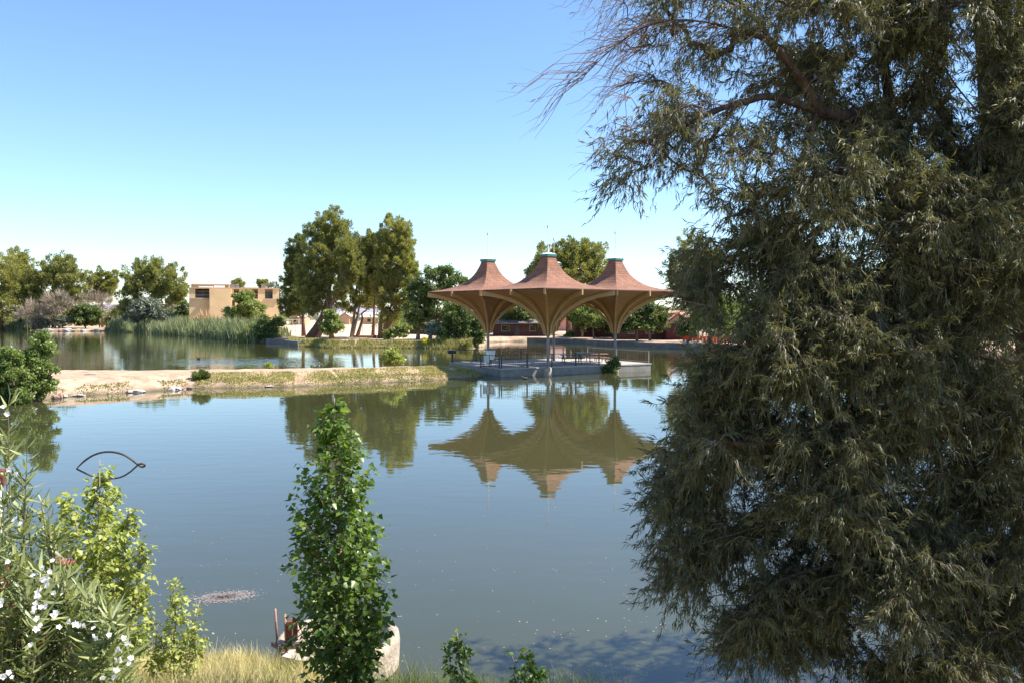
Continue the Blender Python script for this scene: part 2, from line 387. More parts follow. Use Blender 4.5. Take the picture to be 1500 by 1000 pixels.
def sdf(X, Y, poly=POLY):
    X = np.asarray(X, float).ravel(); Y = np.asarray(Y, float).ravel()
    d2 = np.full(X.shape, 1e18); ins = np.zeros(X.shape, bool); n = len(poly)
    for i in range(n):
        ax, ay = poly[i]; bx, by = poly[(i + 1) % n]; ex, ey = bx - ax, by - ay
        t = np.clip(((X - ax) * ex + (Y - ay) * ey) / (ex * ex + ey * ey), 0, 1)
        d2 = np.minimum(d2, (X - ax - t * ex) ** 2 + (Y - ay - t * ey) ** 2)
        c = (ay > Y) != (by > Y)
        with np.errstate(divide='ignore', invalid='ignore'): xi = ax + (Y - ay) / (ey if ey else 1e-9) * ex
        ins ^= c & (X < xi)
    return np.sqrt(d2), ins

def ground_z(X, Y):
    X = np.asarray(X, float); sh = X.shape; X = X.ravel(); Y = np.asarray(Y, float).ravel()
    wob = 0.35 * fbm(X * 0.8, Y * 0.8, 5)
    d, ins = sdf(X, Y)
    nearw = 1 - sstep(18, 38, Y); cw = sstep(38, 46, Y) * (1 - sstep(72, 85, Y))
    dw = np.maximum(d + wob * np.clip(d, 0, 1) , 0)
    hn = np.minimum(0.37 * dw, 3.45) + 0.10 * fbm(X * 1.3, Y * 1.3, 2)
    hc = 0.86 * (.35 * sstep(0, .5, dw) + .65 * sstep(0, 2.9, dw)) + 0.07 * fbm(X * 0.9, Y * 0.9, 3) * np.clip(d, 0, 1)
    hf = 0.78 * sstep(0, 0.9, dw) + 0.12 * fbm(X * 0.15, Y * 0.15, 4) * np.clip(d / 3, 0, 1)
    h = hn * nearw + (1 - nearw) * (hc * cw + hf * (1 - cw))
    z = np.where(ins, -1.1 * sstep(0, 2.5, d) - 0.02, np.maximum(h, 0.01))
    return z.reshape(sh)
def gz(x, y): return float(ground_z(np.array([x]), np.array([y]))[0])

def spaced(bands):
    out = [bands[0][0]]
    for a, b, s in bands: n = max(1, int(round((b - a) / s))); out += list(np.linspace(a, b, n + 1)[1:])
    return np.array(out)
def grow(a, end, s, k=1.22):
    out = []; x = a
    while x < end: x += s; s *= k; out.append(min(x, end))
    return out
xs_p = spaced([(0, 36, 0.45), (36, 100, 1.1)]); xs_p = np.concatenate([xs_p, grow(100, 9000, 2.5)])
xs = np.concatenate([-xs_p[:0:-1], xs_p])
ys = spaced([(-30, -2, 3), (-2, 16, 0.28), (16, 45, 1.6), (45, 71, 0.38), (71, 114, 1.7), (114, 156, 0.6), (156, 262, 1.3)])
ys = np.concatenate([ys, grow(262, 14000, 3)])
GX, GY = np.meshgrid(xs, ys); nxs = len(xs)
GZ = ground_z(GX, GY)
i0 = np.arange(len(ys) - 1)[:, None] * nxs + np.arange(nxs - 1)[None]
Q = np.stack([i0, i0 + 1, i0 + 1 + nxs, i0 + nxs], -1).reshape(-1, 4)
ground = mesh_np('ground', np.stack([GX.ravel(), GY.ravel(), GZ.ravel()], 1), Q, M['ground'], None, True); struct(ground)
d, ins = sdf(GX, GY); X, Y, Z = GX.ravel(), GY.ravel(), GZ.ravel()
causeway = (Y > 44) & (Y < 72) & (X > -60)
dn, _ = sdf(X, Y, np.array([W(50, 48)] + CAUSE_N + CAUSE_N[::-1]))     # distance from the near edge
pathm = np.where(causeway & ~ins, sstep(3.0, 3.4, dn), 0)
grassm = np.where(causeway & ~ins, (1 - sstep(2.7, 3.3, dn)) * np.where(X < -21.5, 0.32 + 0.9 * vnoise(X * .35, Y * .35, 9), 0.95), 0)
grassm = np.where((Y < 30), 0.8, grassm)
di, _ = sdf(X, Y, np.array(ISLE + FAR_R[:1] + ISLE[::-1]))
grassm = np.where((Y > 100) & (Y < 170), np.maximum(1 - sstep(1.0, 2.4, di), np.where((X > -8), 1 - sstep(22, 40, d), 0)), grassm)
straw = np.where(Y > 100, sstep(5, 18, d), 0) * np.where((X > -8) & (Y < 190), 0, 1)
wet = np.where(ins, 1.0, 1 - sstep(0.0, 0.16, Z))
for nme, a in (("path", pathm), ("grass", grassm), ("straw", straw), ("wet", wet)):
    at_ = ground.data.attributes.new(nme, 'FLOAT', 'POINT'); at_.data.foreach_set("value", a.astype(np.float32))

wv = MB(); wv.add([(-190, 2, 0), (90, 2, 0), (90, 290, 0), (-190, 290, 0)], [(0, 1, 2, 3)])
struct(wv.build('water', M['water']))

# distant hills
hv = []; nh = 160; ax_ = np.linspace(-6500, 6500, nh)
for k, (yy, s) in enumerate(((7000, 0), (7600, 1), (8600, 0))):
    for x in ax_:
        z = 0.0 if s == 0 else 62 + 80 * float(fbm(np.array([x / 900]), np.array([3.3]), 7)[0]) + 18 * float(vnoise(np.array([x / 170]), np.array([1.3]), 8)[0])
        hv.append((x, yy + 200 * math.sin(x / 700), z))
hq = [(k * nh + i, k * nh + i + 1, (k + 1) * nh + i + 1, (k + 1) * nh + i) for k in range(2) for i in range(nh - 1)]
struct(mesh_np('hills', hv, hq, M['hill'], None, True))

# ------------------------------------------------------------------ trees at a distance
def crown(lobes, n, L, Wd, rc, style='pine', up=0.35):
    """lobes: list of (centre, radii). Clumps of small leaves fill the outer part of each lobe"""
    vol = np.array([r[0] * r[2] for c, r in lobes]); w = vol / vol.sum()
    Ps, Ds, Ns, CC = [], [], [], []
    for (c, r), wi in zip(lobes, w):
        area = r[0] * r[2]; rc0 = rc
        if style == 'pine': rc = rc0 * .72
        nc = max(8, int(area / (rc * rc) * 4.6)); m = max(6, int((3.6 if style == 'pine' else 2.5) * n * wi / nc))
        u = rdir(nc); rf = rng.uniform(0.1, 1, (nc, 1)) ** 0.5 * (rng.uniform(.85, 1.2, (nc, 1)) if style == 'pine' else 1)
        cc = np.array(c) + np.array(r) * u * rf; CC.append(cc)
        rr = rc * rng.uniform(0.5, 1.4, (nc, 1))
        wv_ = rdir(nc * m); wv_[:, 2] = np.abs(wv_[:, 2]) * np.where(rng.random(nc * m) < 0.72, 1, -1)
        U = np.repeat(u, m, 0); C = np.repeat(cc, m, 0); RR = np.repeat(rr, m, 0)
        P = C + RR * wv_ * rng.uniform(0.25, 1, (nc * m, 1)) * np.array([1, 1, 0.75])
        if style == 'pine':
            lift = U * .45 + np.array([0, 0, .75]); hh = rng.uniform(0, 1.5, (nc * m, 1)); P = C + (P - C) * (1 - .45 * hh) + lift * RR * hh
        rc = rc0
        if style == 'pine': D = unit(wv_ * 0.7 + U * 0.5 + np.array([0, 0, up]) + rdir(nc * m) * 0.35); Nn = rdir(nc * m)
        elif style == 'bare': D = unit(U * 0.8 + np.array([0, 0, 0.5]) + rdir(nc * m) * 0.6); Nn = rdir(nc * m)
        else: D = unit(rdir(nc * m) + U * 0.4 - np.array([0, 0, 0.2])); Nn = unit(wv_ + rdir(nc * m) * 0.8)
        Ps.append(P); Ds.append(D); Ns.append(Nn)
    P = np.concatenate(Ps); k = len(P)
    V, Qd = leaves(P, np.concatenate(Ds), np.concatenate(Ns), L * rng.uniform(0.6, 1.3, k), Wd * rng.uniform(0.6, 1.3, k))
    return V, Qd, np.concatenate(CC)

def far_tree(name, label, cat, dist, lobes, m, style='pine', n=7000, trunks=(), tr=0.28, rc=None, bark='bark', limbs=10, group=None, L=None, Wd=None, base=None, up=0.35):
    """lobes: (px, py, rx_px, ry_px[, extra depth]) at forward distance dist; trunks: lists of (px, py)"""
    px1 = dist / 825.0
    s = dist / F; lb = []
    for l in lobes:
        dd = l[4] if len(l) > 4 else 0; c = at(l[0], l[1], dist + dd); lb.append((c, (l[2] * s, l[2] * s * 0.9, l[3] * s)))
    if base is None: base = trunks[0][0][0] if trunks else lobes[0][0]
    bx = (base - 750) / F * dist
    root = thing(name, label, cat, (bx, dist, gz(bx, dist) - 0.05), group)
    if L is None: L = {'pine': 2.7, 'leaf': 1.8, 'bare': 7.0}[style] * px1
    if Wd is None: Wd = {'pine': 0.75, 'leaf': 1.4, 'bare': 0.3}[style] * px1
    V, Qd, CC = crown(lb, n, L, Wd, (rc or 6.0 * s) * .9, style, up)
    tb = MB()
    tps = []
    for tk in trunks:
        pts = [at(p[0], p[1], dist + (p[2] if len(p) > 2 else 0)) for p in tk]
        pts[0][2] = gz(pts[0][0], pts[0][1]) - 0.1
        rs = np.linspace(1, 0.35, len(pts)) * tr; rs[0] *= 1.35
        tb.tube(pts, rs, 7); tps += [np.array(p) for p in pts[1:]]
    if not trunks:
        c = lb[0][0]; p0 = np.array([bx, dist, root.location.z]); p1 = c
        tb.tube([p0, (p0 + p1) / 2 + rng.normal(0, .1, 3), p1], [tr, tr * .7, tr * .35], 6); tps = [(p0 + p1) / 2, p1]
    for i in range(limbs):
        e = CC[rng.integers(len(CC))]
        j = min(range(len(tps)), key=lambda q: np.linalg.norm(tps[q] - e) + (2.0 if tps[q][2] > e[2] else 0)); a = tps[j]
        mid = (a + e) / 2 + np.array([0, 0, 0.12 * np.linalg.norm(e - a)])
        tb.tube([a, mid, e], [tr * .38, tr * .22, tr * .06], 5)
    tb.build('trunk', M[bark], root, True)
    mesh_np('crown', V, Qd, M[m], root)
    return root

GP = 'trees along the far shore'
# left far shore
far_tree('pine_tree', 'tall golden green conical pine cut by the left edge of the picture', 'pine tree', 248, [(0, 400, 30, 26), (-12, 430, 42, 28), (12, 418, 24, 20), (6, 452, 34, 20)], 'pine_gold', n=7000, trunks=[[(2, 482), (2, 440), (4, 400)]], tr=.4, rc=1.7)
far_tree('pine_tree', 'slender grey topped pine spire at the far left shore', 'pine tree', 256, [(26, 384, 12, 14), (32, 404, 17, 20), (36, 432, 24, 22)], 'pine_gold', n=5500, trunks=[[(30, 481), (30, 440), (28, 390)]], tr=.35, rc=1.5)
far_tree('pine_tree', 'broad golden green pine behind the pink bare trees', 'pine tree', 252, [(72, 400, 24, 18), (92, 396, 18, 16), (108, 418, 20, 20), (66, 428, 24, 24), (92, 440, 28, 22), (55, 452, 18, 18)], 'pine', n=9500, trunks=[[(78, 481), (80, 440), (82, 405)]], tr=.4, rc=1.8)
far_tree('pine_tree', 'small round headed pine in the gap left of the dark lobed pine', 'pine tree', 262, [(152, 413, 20, 12), (160, 424, 15, 12), (140, 430, 13, 14)], 'pine', n=4500, trunks=[[(150, 480), (150, 450), (152, 420)]], tr=.3, rc=1.5)
far_tree('bare_tree', 'leafless pinkish shrub tree nearest the left edge of the far shore', 'bare tree', 240, [(52, 460, 22, 13)], 'bare', 'bare', n=1000, trunks=[[(52, 483), (51, 465)]], tr=.14, bark='bark_grey', limbs=14, rc=1.2)
far_tree('bare_tree', 'taller leafless pinkish tree with a forked trunk on the far shore', 'bare tree', 239, [(84, 446, 18, 16), (78, 462, 12, 8)], 'bare', 'bare', n=1100, trunks=[[(81, 483), (82, 466), (88, 448)], [(81, 478), (76, 460)]], tr=.2, bark='bark_grey', limbs=18, rc=1.2)
far_tree('dry_shrub', 'olive brown shrub at the foot of the taller bare tree', 'shrub', 241, [(92, 470, 12, 9), (60, 472, 14, 8)], 'olive', 'leaf', n=2000, rc=1.0, tr=.1, limbs=4)
far_tree('bush', 'rounded green bush right of the bare trees at the water', 'bush', 243, [(125, 462, 22, 15), (112, 468, 12, 9), (143, 466, 12, 11)], 'decid', 'leaf', n=4200, rc=1.3, tr=.2, limbs=6)
far_tree('bare_tree', 'thin grey half bare tree above the rounded green bush', 'bare tree', 254, [(138, 443, 18, 14), (160, 452, 12, 12)], 'bare', 'bare', n=800, trunks=[[(146, 481), (144, 455)]], tr=.14, bark='bark_grey', limbs=14, rc=1.3)
far_tree('pine_tree', 'dense dark green lobed pine left of the tan building', 'pine tree', 236, [(202, 412, 21, 22), (232, 408, 23, 21), (258, 420, 16, 22), (215, 438, 28, 22), (192, 446, 14, 20), (246, 440, 18, 18)], 'pine', n=11500, trunks=[[(222, 480), (224, 450), (226, 420)]], tr=.45, rc=1.9)
far_tree('olive_shrub', 'silvery grey olive shrub below the dark lobed pine', 'shrub', 216, [(212, 455, 24, 14), (198, 462, 14, 9), (238, 462, 17, 10), (216, 444, 14, 8)], 'olive', 'leaf', n=4500, rc=1.0, tr=.15, limbs=8, L=.9, Wd=.28)
far_tree('bush', 'dark bush between lobed pine and tan building', 'bush', 232, [(268, 456, 10, 15), (264, 466, 12, 9)], 'decid', 'leaf', n=1800, rc=1.0, tr=.15, limbs=4)
far_tree('bush', 'dark low bush in the gap behind the shore stones', 'bush', 252, [(172, 462, 10, 9), (165, 470, 10, 7)], 'pine_dark', 'leaf', n=1300, rc=1.0, tr=.15, limbs=3)
far_tree('broadleaf_tree', 'light green rounded tree standing in front of the tan building', 'tree', 188, [(352, 446, 20, 17), (370, 454, 18, 18), (345, 460, 16, 14), (360, 436, 12, 9)], 'decid_light', 'leaf', n=6500, trunks=[[(357, 482), (357, 462), (356, 446)]], tr=.18, rc=1.1, limbs=12)
far_tree('bush', 'dark green bush at the waters edge right of the reeds', 'bush', 147, [(392, 478, 17, 15), (404, 474, 11, 11), (385, 488, 13, 12), (398, 491, 14, 9)], 'decid', 'leaf', n=4200, rc=.8, tr=.15, limbs=6)
far_tree('bush', 'yellow green low bush at the right end of the reeds', 'bush', 150, [(364, 490, 13, 10), (372, 484, 9, 9)], 'decid_light', 'leaf', n=2200, rc=.7, tr=.1, limbs=4)
far_tree('pine_tree', 'thin sparse pine rising behind the right end of the tan building', 'pine tree', 262, [(400, 428, 7, 9), (399, 445, 9, 10), (412, 440, 6, 16)], 'olive', n=900, trunks=[[(401, 476), (400, 440), (400, 422)]], tr=.14, rc=1.2, limbs=10)
far_tree('pine_tree', 'small pine top showing above the roof of the tan building', 'pine tree', 300, [(387, 418, 8, 5), (350, 419, 9, 4)], 'pine', n=1200, rc=1.2, tr=.2)
# pine grove on the island
far_tree('pine_tree', 'tallest leaning pine in the grove with a thick dark tilted trunk', 'pine tree', 143, [(484, 336, 22, 24), (466, 350, 18, 18), (500, 352, 17, 22), (478, 378, 34, 26), (462, 404, 28, 24), (492, 408, 24, 22), (452, 428, 22, 20), (470, 440, 20, 16), (456, 455, 14, 9), (496, 446, 14, 9)], 'pine', n=19000, trunks=[[(452, 495), (462, 480), (471, 465), (480, 440), (486, 400), (486, 345)], [(458, 490), (470, 470), (476, 455)]], tr=.55, rc=.95, limbs=26)
far_tree('pine_tree', 'dark spreading pine on the left edge of the grove', 'pine tree', 158, [(438, 362, 13, 12), (432, 392, 15, 18), (428, 425, 14, 20), (440, 440, 22, 20), (424, 452, 12, 12)], 'pine_dark', n=10000, trunks=[[(445, 491), (444, 470), (442, 440), (438, 390)]], tr=.36, rc=1.0, limbs=18)
far_tree('pine_tree', 'pine with pale bare limbs leaning right from the tilted trunk', 'pine tree', 139, [(508, 372, 16, 20), (516, 398, 16, 16), (500, 430, 15, 10)], 'pine', n=5000, trunks=[[(463, 496), (474, 480), (484, 452), (490, 432), (500, 405), (508, 375)], [(486, 450), (478, 432)]], tr=.36, rc=.9, limbs=24)
far_tree('pine_tree', 'slim pine with many dead grey branches in mid grove', 'pine tree', 150, [(524, 372, 12, 20), (530, 402, 14, 12), (518, 424, 14, 10), (540, 380, 10, 16), (528, 446, 13, 8), (512, 452, 9, 6)], 'pine_dark', n=4200, trunks=[[(515, 493), (518, 470), (521, 444), (524, 400), (526, 372)], [(515, 488), (524, 462), (528, 440)]], tr=.3, rc=.95, limbs=40, bark='bark_grey')
far_tree('pine_tree', 'crooked dark S shaped trunk with a small crown in the grove', 'pine tree', 152, [(541, 445, 12, 8), (546, 432, 12, 9)], 'pine', n=1500, trunks=[[(523, 490), (528, 478), (531, 467), (530, 460), (536, 455), (541, 448)]], tr=.3, rc=.9, limbs=8)
far_tree('pine_tree', 'full golden pine on the right side of the grove', 'pine tree', 142, [(576, 342, 18, 20), (590, 362, 17, 22), (566, 364, 20, 20), (580, 392, 28, 22), (598, 400, 15, 16), (562, 420, 18, 18), (582, 428, 22, 18), (566, 450, 12, 12), (590, 450, 12, 10), (572, 467, 10, 8)], 'pine_gold', n=17000, trunks=[[(557, 495), (557, 475), (562, 440), (572, 390), (576, 345)], [(560, 495), (568, 465), (578, 430)], [(562, 496), (574, 468), (582, 440)]], tr=.36, rc=.95, limbs=24)
far_tree('pine_tree', 'mid height pine squeezed between the slim and the golden pine', 'pine tree', 147, [(546, 364, 14, 18), (550, 392, 17, 18), (546, 424, 17, 14)], 'pine', n=7000, trunks=[[(546, 494), (548, 465), (549, 430), (548, 370)]], tr=.26, rc=.95, limbs=18)
far_tree('young_tree', 'young light green tree on the bank before the grove', 'tree', 126, [(484, 470, 14, 12), (478, 482, 12, 9), (492, 480, 10, 8), (486, 460, 8, 7)], 'decid_light', 'leaf', n=3000, trunks=[[(484, 503), (484, 490), (484, 470)]], tr=.09, rc=.6, limbs=10)
far_tree('bush', 'feathery light green bush right of the pine grove', 'bush', 126, [(584, 487, 13, 9), (572, 491, 10, 8), (594, 482, 8, 7)], 'decid_light', 'leaf', n=2600, rc=.5, tr=.06, limbs=8)
# deciduous trees behind the left roof
far_tree('broadleaf_tree', 'big airy green tree between pine grove and pavilion', 'tree', 136, [(612, 424, 22, 22), (640, 412, 30, 22), (668, 418, 22, 20), (612, 452, 24, 24), (645, 450, 34, 26), (625, 474, 24, 16), (652, 398, 14, 10), (676, 440, 18, 24)], 'decid', 'leaf', n=15000, trunks=[[(630, 499), (632, 475), (636, 440)], [(612, 497), (614, 470)]], tr=.3, rc=.85, limbs=20, bark='bark_grey')
far_tree('broadleaf_tree', 'dense green tree drooping over the water left of the pavilion column', 'tree', 123, [(672, 462, 28, 22), (690, 478, 24, 20), (662, 486, 22, 16), (700, 492, 16, 12), (680, 498, 22, 10)], 'decid', 'leaf', n=11000, trunks=[[(672, 507), (674, 485), (676, 465)]], tr=.25, rc=.75, limbs=14, bark='bark_grey')
far_tree('shrub', 'pale olive shrub at the foot of the dense green tree', 'shrub', 122.5, [(634, 484, 10, 9), (632, 476, 7, 6)], 'olive', 'leaf', n=1300, rc=.5, tr=.05, limbs=6)
far_tree('shrub', 'bright green low shrub at the grassy edge beneath the trees', 'shrub', 121.5, [(648, 498, 9, 5), (637, 500, 6, 4)], 'decid_light', 'leaf', n=900, rc=.4, tr=.04, limbs=4)
far_tree('flowering_shrub', 'small yellow flowering shrub on the island edge', 'shrub', 121, [(624, 500, 5, 4)], 'yellow', 'leaf', n=260, rc=.35, tr=.03, limbs=3)
far_tree('grass_clump', 'pale yellow grass clump at the water right of the dense tree', 'grass clump', 118.5, [(683, 506, 6, 5)], 'bank_grass', 'pine', n=500, rc=.35, tr=.03, limbs=2, up=.9)
# behind and right of the pavilion
far_tree('pine_tree', 'large round pine rising behind the pavilion roofs', 'pine tree', 168, [(802, 384, 24, 20), (834, 374, 26, 18), (862, 380, 24, 20), (848, 402, 40, 22), (806, 408, 30, 18), (784, 404, 14, 16), (872, 404, 16, 18)], 'pine', n=15000, trunks=[[(833, 495), (832, 465), (836, 430), (838, 400)]], tr=.5, rc=1.2, limbs=20)
far_tree('broadleaf_tree', 'dark shade tree behind the front pavilion left arch', 'tree', 160, [(760, 455, 32, 20), (735, 460, 22, 18), (716, 474, 16, 14), (756, 480, 20, 7), (782, 470, 22, 16), (744, 436, 22, 14)], 'decid', 'leaf', n=8000, trunks=[[(786, 497), (780, 480), (772, 465)]], tr=.2, rc=.9, limbs=12, bark='bark_grey')
far_tree('broadleaf_tree', 'bright green tree seen through the arch right of the front column', 'tree', 142, [(866, 466, 18, 12), (850, 460, 14, 14), (880, 470, 10, 9), (866, 450, 14, 9)], 'decid_light', 'leaf', n=4500, trunks=[[(870, 498), (869, 482), (867, 470)]], tr=.17, rc=.7, limbs=10, bark='bark_grey')
far_tree('broadleaf_tree', 'small shade tree with a grey trunk beside the round bush', 'tree', 147, [(852, 468, 16, 14), (842, 460, 14, 12), (884, 474, 18, 12), (900, 466, 14, 12)], 'decid', 'leaf', n=5500, trunks=[[(853, 497), (853, 482), (850, 470)]], tr=.2, rc=.8, limbs=8, bark='bark_grey')
far_tree('bush', 'clipped round green bush on the far lawn', 'bush', 152, [(834, 489, 6.5, 5)], 'decid_light', 'leaf', n=900, rc=.4, tr=.08, limbs=2)
far_tree('broadleaf_tree', 'green tree with two grey trunks before the brick house', 'tree', 130, [(930, 462, 24, 16), (955, 462, 24, 16), (940, 476, 30, 10), (918, 474, 16, 10), (968, 474, 14, 11), (944, 448, 20, 9), (908, 478, 14, 9)], 'decid', 'leaf', n=8500, trunks=[[(933, 500), (933, 485), (936, 468)], [(952, 501), (951, 485), (950, 465)]], tr=.18, rc=.7, limbs=14, bark='bark_grey')
far_tree('pine_tree', 'dark pine partly hidden by the willow right of the pavilion', 'pine tree', 150, [(1012, 368, 22, 18), (1000, 400, 26, 20), (1030, 395, 28, 26), (996, 425, 20, 12), (1025, 425, 30, 16)], 'pine_dark', n=9000, trunks=[[(1016, 499), (1016, 460), (1014, 400)]], tr=.4, rc=1.1, limbs=14)
far_tree('broadleaf_tree', 'light green tree beside the willow at the right end of the far shore', 'tree', 118, [(1030, 440, 24, 20), (1050, 455, 26, 24), (1028, 468, 20, 16), (1056, 480, 22, 16)], 'decid_light', 'leaf', n=7500, trunks=[[(1040, 503), (1040, 480), (1038, 455)]], tr=.2, rc=.75, limbs=12, bark='bark_grey')
far_tree('shrub', 'dark shrub below the light green tree at the red fence', 'shrub', 124, [(1012, 478, 16, 14), (1000, 484, 10, 9)], 'decid', 'leaf', n=3000, rc=.7, tr=.1, limbs=5)
# near the causeway
far_tree('willow_shrub', 'tall bushy green shrub at the left end of the causeway', 'shrub', 47.5, [(58, 510, 17, 26), (50, 540, 20, 30), (66, 545, 15, 30), (54, 570, 24, 20)], 'shrub', 'leaf', n=11000, rc=.42, tr=.05, limbs=16, bark='stem', L=.14, Wd=.085, base=58)
far_tree('willow_shrub', 'shorter bushy green shrub cut by the left picture edge', 'shrub', 46, [(12, 530, 18, 28), (26, 560, 20, 26), (2, 560, 20, 30), (20, 582, 24, 14), (-14, 545, 20, 40)], 'shrub', 'leaf', n=12500, rc=.42, tr=.05, limbs=16, bark='stem', L=.14, Wd=.085, base=16)
far_tree('bush', 'light green round bush on the far edge of the causeway', 'bush', 66.6, [(573, 520, 11, 11), (566, 526, 9, 8), (580, 527, 8, 7)], 'poplar_y', 'leaf', n=2600, rc=.32, tr=.03, limbs=8, bark='stem', L=.17, Wd=.12, base=573)
far_tree('shrub', 'dark green spiky shrub on the causeway bank', 'shrub', 57, [(292, 556, 9, 7), (287, 561, 8, 5), (298, 551, 5, 5)], 'decid', 'pine', n=900, rc=.25, tr=.02, limbs=8, base=291, L=.3, Wd=.05)
far_tree('shrub', 'grey green flat shrub left of the dark spiky shrub', 'shrub', 58, [(262, 556, 10, 4), (272, 558, 9, 4)], 'olive', 'leaf', n=700, rc=.25, tr=.02, limbs=4, base=266, L=.16, Wd=.08)
far_tree('dead_shrub', 'reddish dead shrub on the bare causeway bank', 'shrub', 54.5, [(160, 563, 9, 5)], 'bare', 'bare', n=700, rc=.25, tr=.02, limbs=8, base=160, L=.35, Wd=.012)
far_tree('grass_clump', 'yellow green weed clump on the back edge of the path', 'weed clump', 66, [(393, 534, 5, 4)], 'poplar_y', 'leaf', n=260, rc=.2, tr=.015, limbs=4, base=393, L=.15, Wd=.07)
far_tree('grass_clump', 'low grey green weed on the back edge of the path', 'weed clump', 66.5, [(463, 535, 7, 2.5)], 'olive', 'leaf', n=260, rc=.2, tr=.015, limbs=2, base=463, L=.15, Wd=.07)

# reeds along the left far shore and grass along banks
def band(pts, n, hmin, hmax, wmin, name, m, label, cat, depth=4.0, lean=0.25, back=1):
    pts = np.array(pts, float); seg = rng.integers(0, len(pts) - 1, n); ln = np.linalg.norm(np.diff(pts, axis=0), axis=1)
    seg = rng.choice(len(pts) - 1, n, p=ln / ln.sum()); t = rng.random((n, 1))
    p = pts[seg] * (1 - t) + pts[seg + 1] * t; nrm = np.stack([-(pts[seg + 1] - pts[seg])[:, 1], (pts[seg + 1] - pts[seg])[:, 0]], 1)
    nrm = unit(nrm); nrm = np.where(nrm[:, 1:2] < 0, -nrm, nrm) * back
    p = p + nrm * rng.uniform(-0.1, 1, (n, 1)) * depth
    z = ground_z(p[:, 0], p[:, 1]); z = np.maximum(z, -0.25)
    cl = 0.75 + 0.7 * vnoise(p[:, 0] * .35, p[:, 1] * .35, 12)
    h = rng.uniform(hmin, hmax, n) * np.clip(cl, .45, 1.2)
    D = unit(np.stack([rng.normal(0, lean, n), rng.normal(0, lean, n), np.ones(n)], 1))
    V, Qd = leaves(np.concatenate([p, z[:, None]], 1), D, rdir(n) * np.array([1, 1, .2]), h, rng.uniform(.7, 1.4, n) * wmin, 'blade', 0.12)
    o = mesh_np(name, V, Qd, M[m]); return stuff(o, label, cat)
band([W(154, 240), W(165, 240), W(215, 213), W(280, 184), W(330, 160), W(350, 151.5), W(376, 147)], 15000, 2.3, 4.4, .17, 'reeds', 'reed', 'dense grey green reed bed along the far water before the building', 'reeds', 7.0, .16)
band([W(-60, 240), W(0, 258), W(44, 247)], 5000, 2.2, 4.2, .2, 'reeds', 'reed', 'dark reed bed at the left edge of the far shore', 'reeds', 6.0, .16)
band([W(278, 196), W(295, 193)], 500, 4.6, 6.2, .22, 'reeds', 'reed_plume', 'pinkish dry reed plumes in front of the building', 'reeds', 3.0, .1)
band(ISLE[0:1] + ISLE[1:] , 9000, .35, .9, .07, 'grass', 'bank_grass', 'yellow green grass fringe on the island bank', 'grass', 1.6, .4)

def scrub(n, px0, px1, d0, d1, hmax, m, label):
    k = n // 40; d_ = rng.uniform(d0, d1, k); px = rng.uniform(px0, px1, k); x = (px - 750) / F * d_; hh = hmax * rng.uniform(.35, 1, k)
    C = np.column_stack([x, d_, .7 + hh * .5]); P = np.repeat(C, 40, 0) + rng.normal(0, .42, (k * 40, 3)) * np.repeat(np.column_stack([hh * .8, hh * .8, hh * .5]), 40, 0)
    P[:, 2] = np.maximum(P[:, 2], .6); V, Qd = leaves(P, unit(rdir(len(P)) + np.array([0, 0, .4])), rdir(len(P)), 1.1 * rng.uniform(.6, 1.4, len(P)), .6)
    stuff(mesh_np('distant_scrub', V, Qd, M[m]), label, 'scrub')
scrub(26000, -140, 420, 275, 340, 7.5, 'pine_dark', 'distant band of dark scrub behind the left shore trees')
scrub(9000, 560, 720, 220, 300, 7.0, 'decid', 'distant band of green scrub behind the airy tree')
scrub(26000, 690, 1300, 215, 300, 9.0, 'decid', 'distant band of dark trees behind the brick houses')
scrub(30000, 1075, 1750, 128, 165, 11.0, 'decid', 'dense trees behind the willow along the right shore')
scrub(7000, 395, 600, 420, 700, 6.0, 'olive', 'faint scrub on the dry plain behind the grove')

# ------------------------------------------------------------------ shore walls and stones
def wall(name, pts, h, th, m, label, cat, inset=0.0, z0=-0.6):
    pts = [np.array(p, float) for p in pts]; mb = MB(); n = len(pts); fr, bk = [], []
    for i in range(n):
        t = unit(pts[min(i + 1, n - 1)] - pts[max(i - 1, 0)]); nn = np.array([-t[1], t[0]]); nn = nn if nn[1] > 0 else -nn
        fr.append(pts[i] - nn * 0.15); bk.append(pts[i] + nn * th)
    P = [(p[0], p[1], z) for z in (z0, h) for L_ in (fr, bk) for p in L_]
    Fs = []
    for i in range(n - 1):
        a, b, c, d_ = i, n + i, 2 * n + i, 3 * n + i
        Fs += [(a, a + 1, c + 1, c), (c, c + 1, d_ + 1, d_), (b + 1, b, d_, d_ + 1)]
    Fs += [(0, 2 * n, 3 * n, n), (n - 1, 2 * n - 1, 4 * n - 1, 3 * n - 1)]
    mb.add(P, Fs); return tag(mb.build(name, M[m]), label, cat)
wall('retaining_wall', [W(772, 149.6), W(785, 149.4), W(830, 143.6), W(900, 130.6), W(950, 125.1), W(1000, 120.6), W(1060, 115.6), W(1200, 107.6), W(1400, 99)], .74, .6, 'wallstone', 'long grey concrete shore wall below the brick houses', 'retaining wall')
wall('retaining_wall', [W(390, 145.4), W(402, 141), W(415, 136.7), W(437, 129.8)], .72, .6, 'wallstone', 'short grey shore wall at the left end of the pine grove', 'retaining wall')

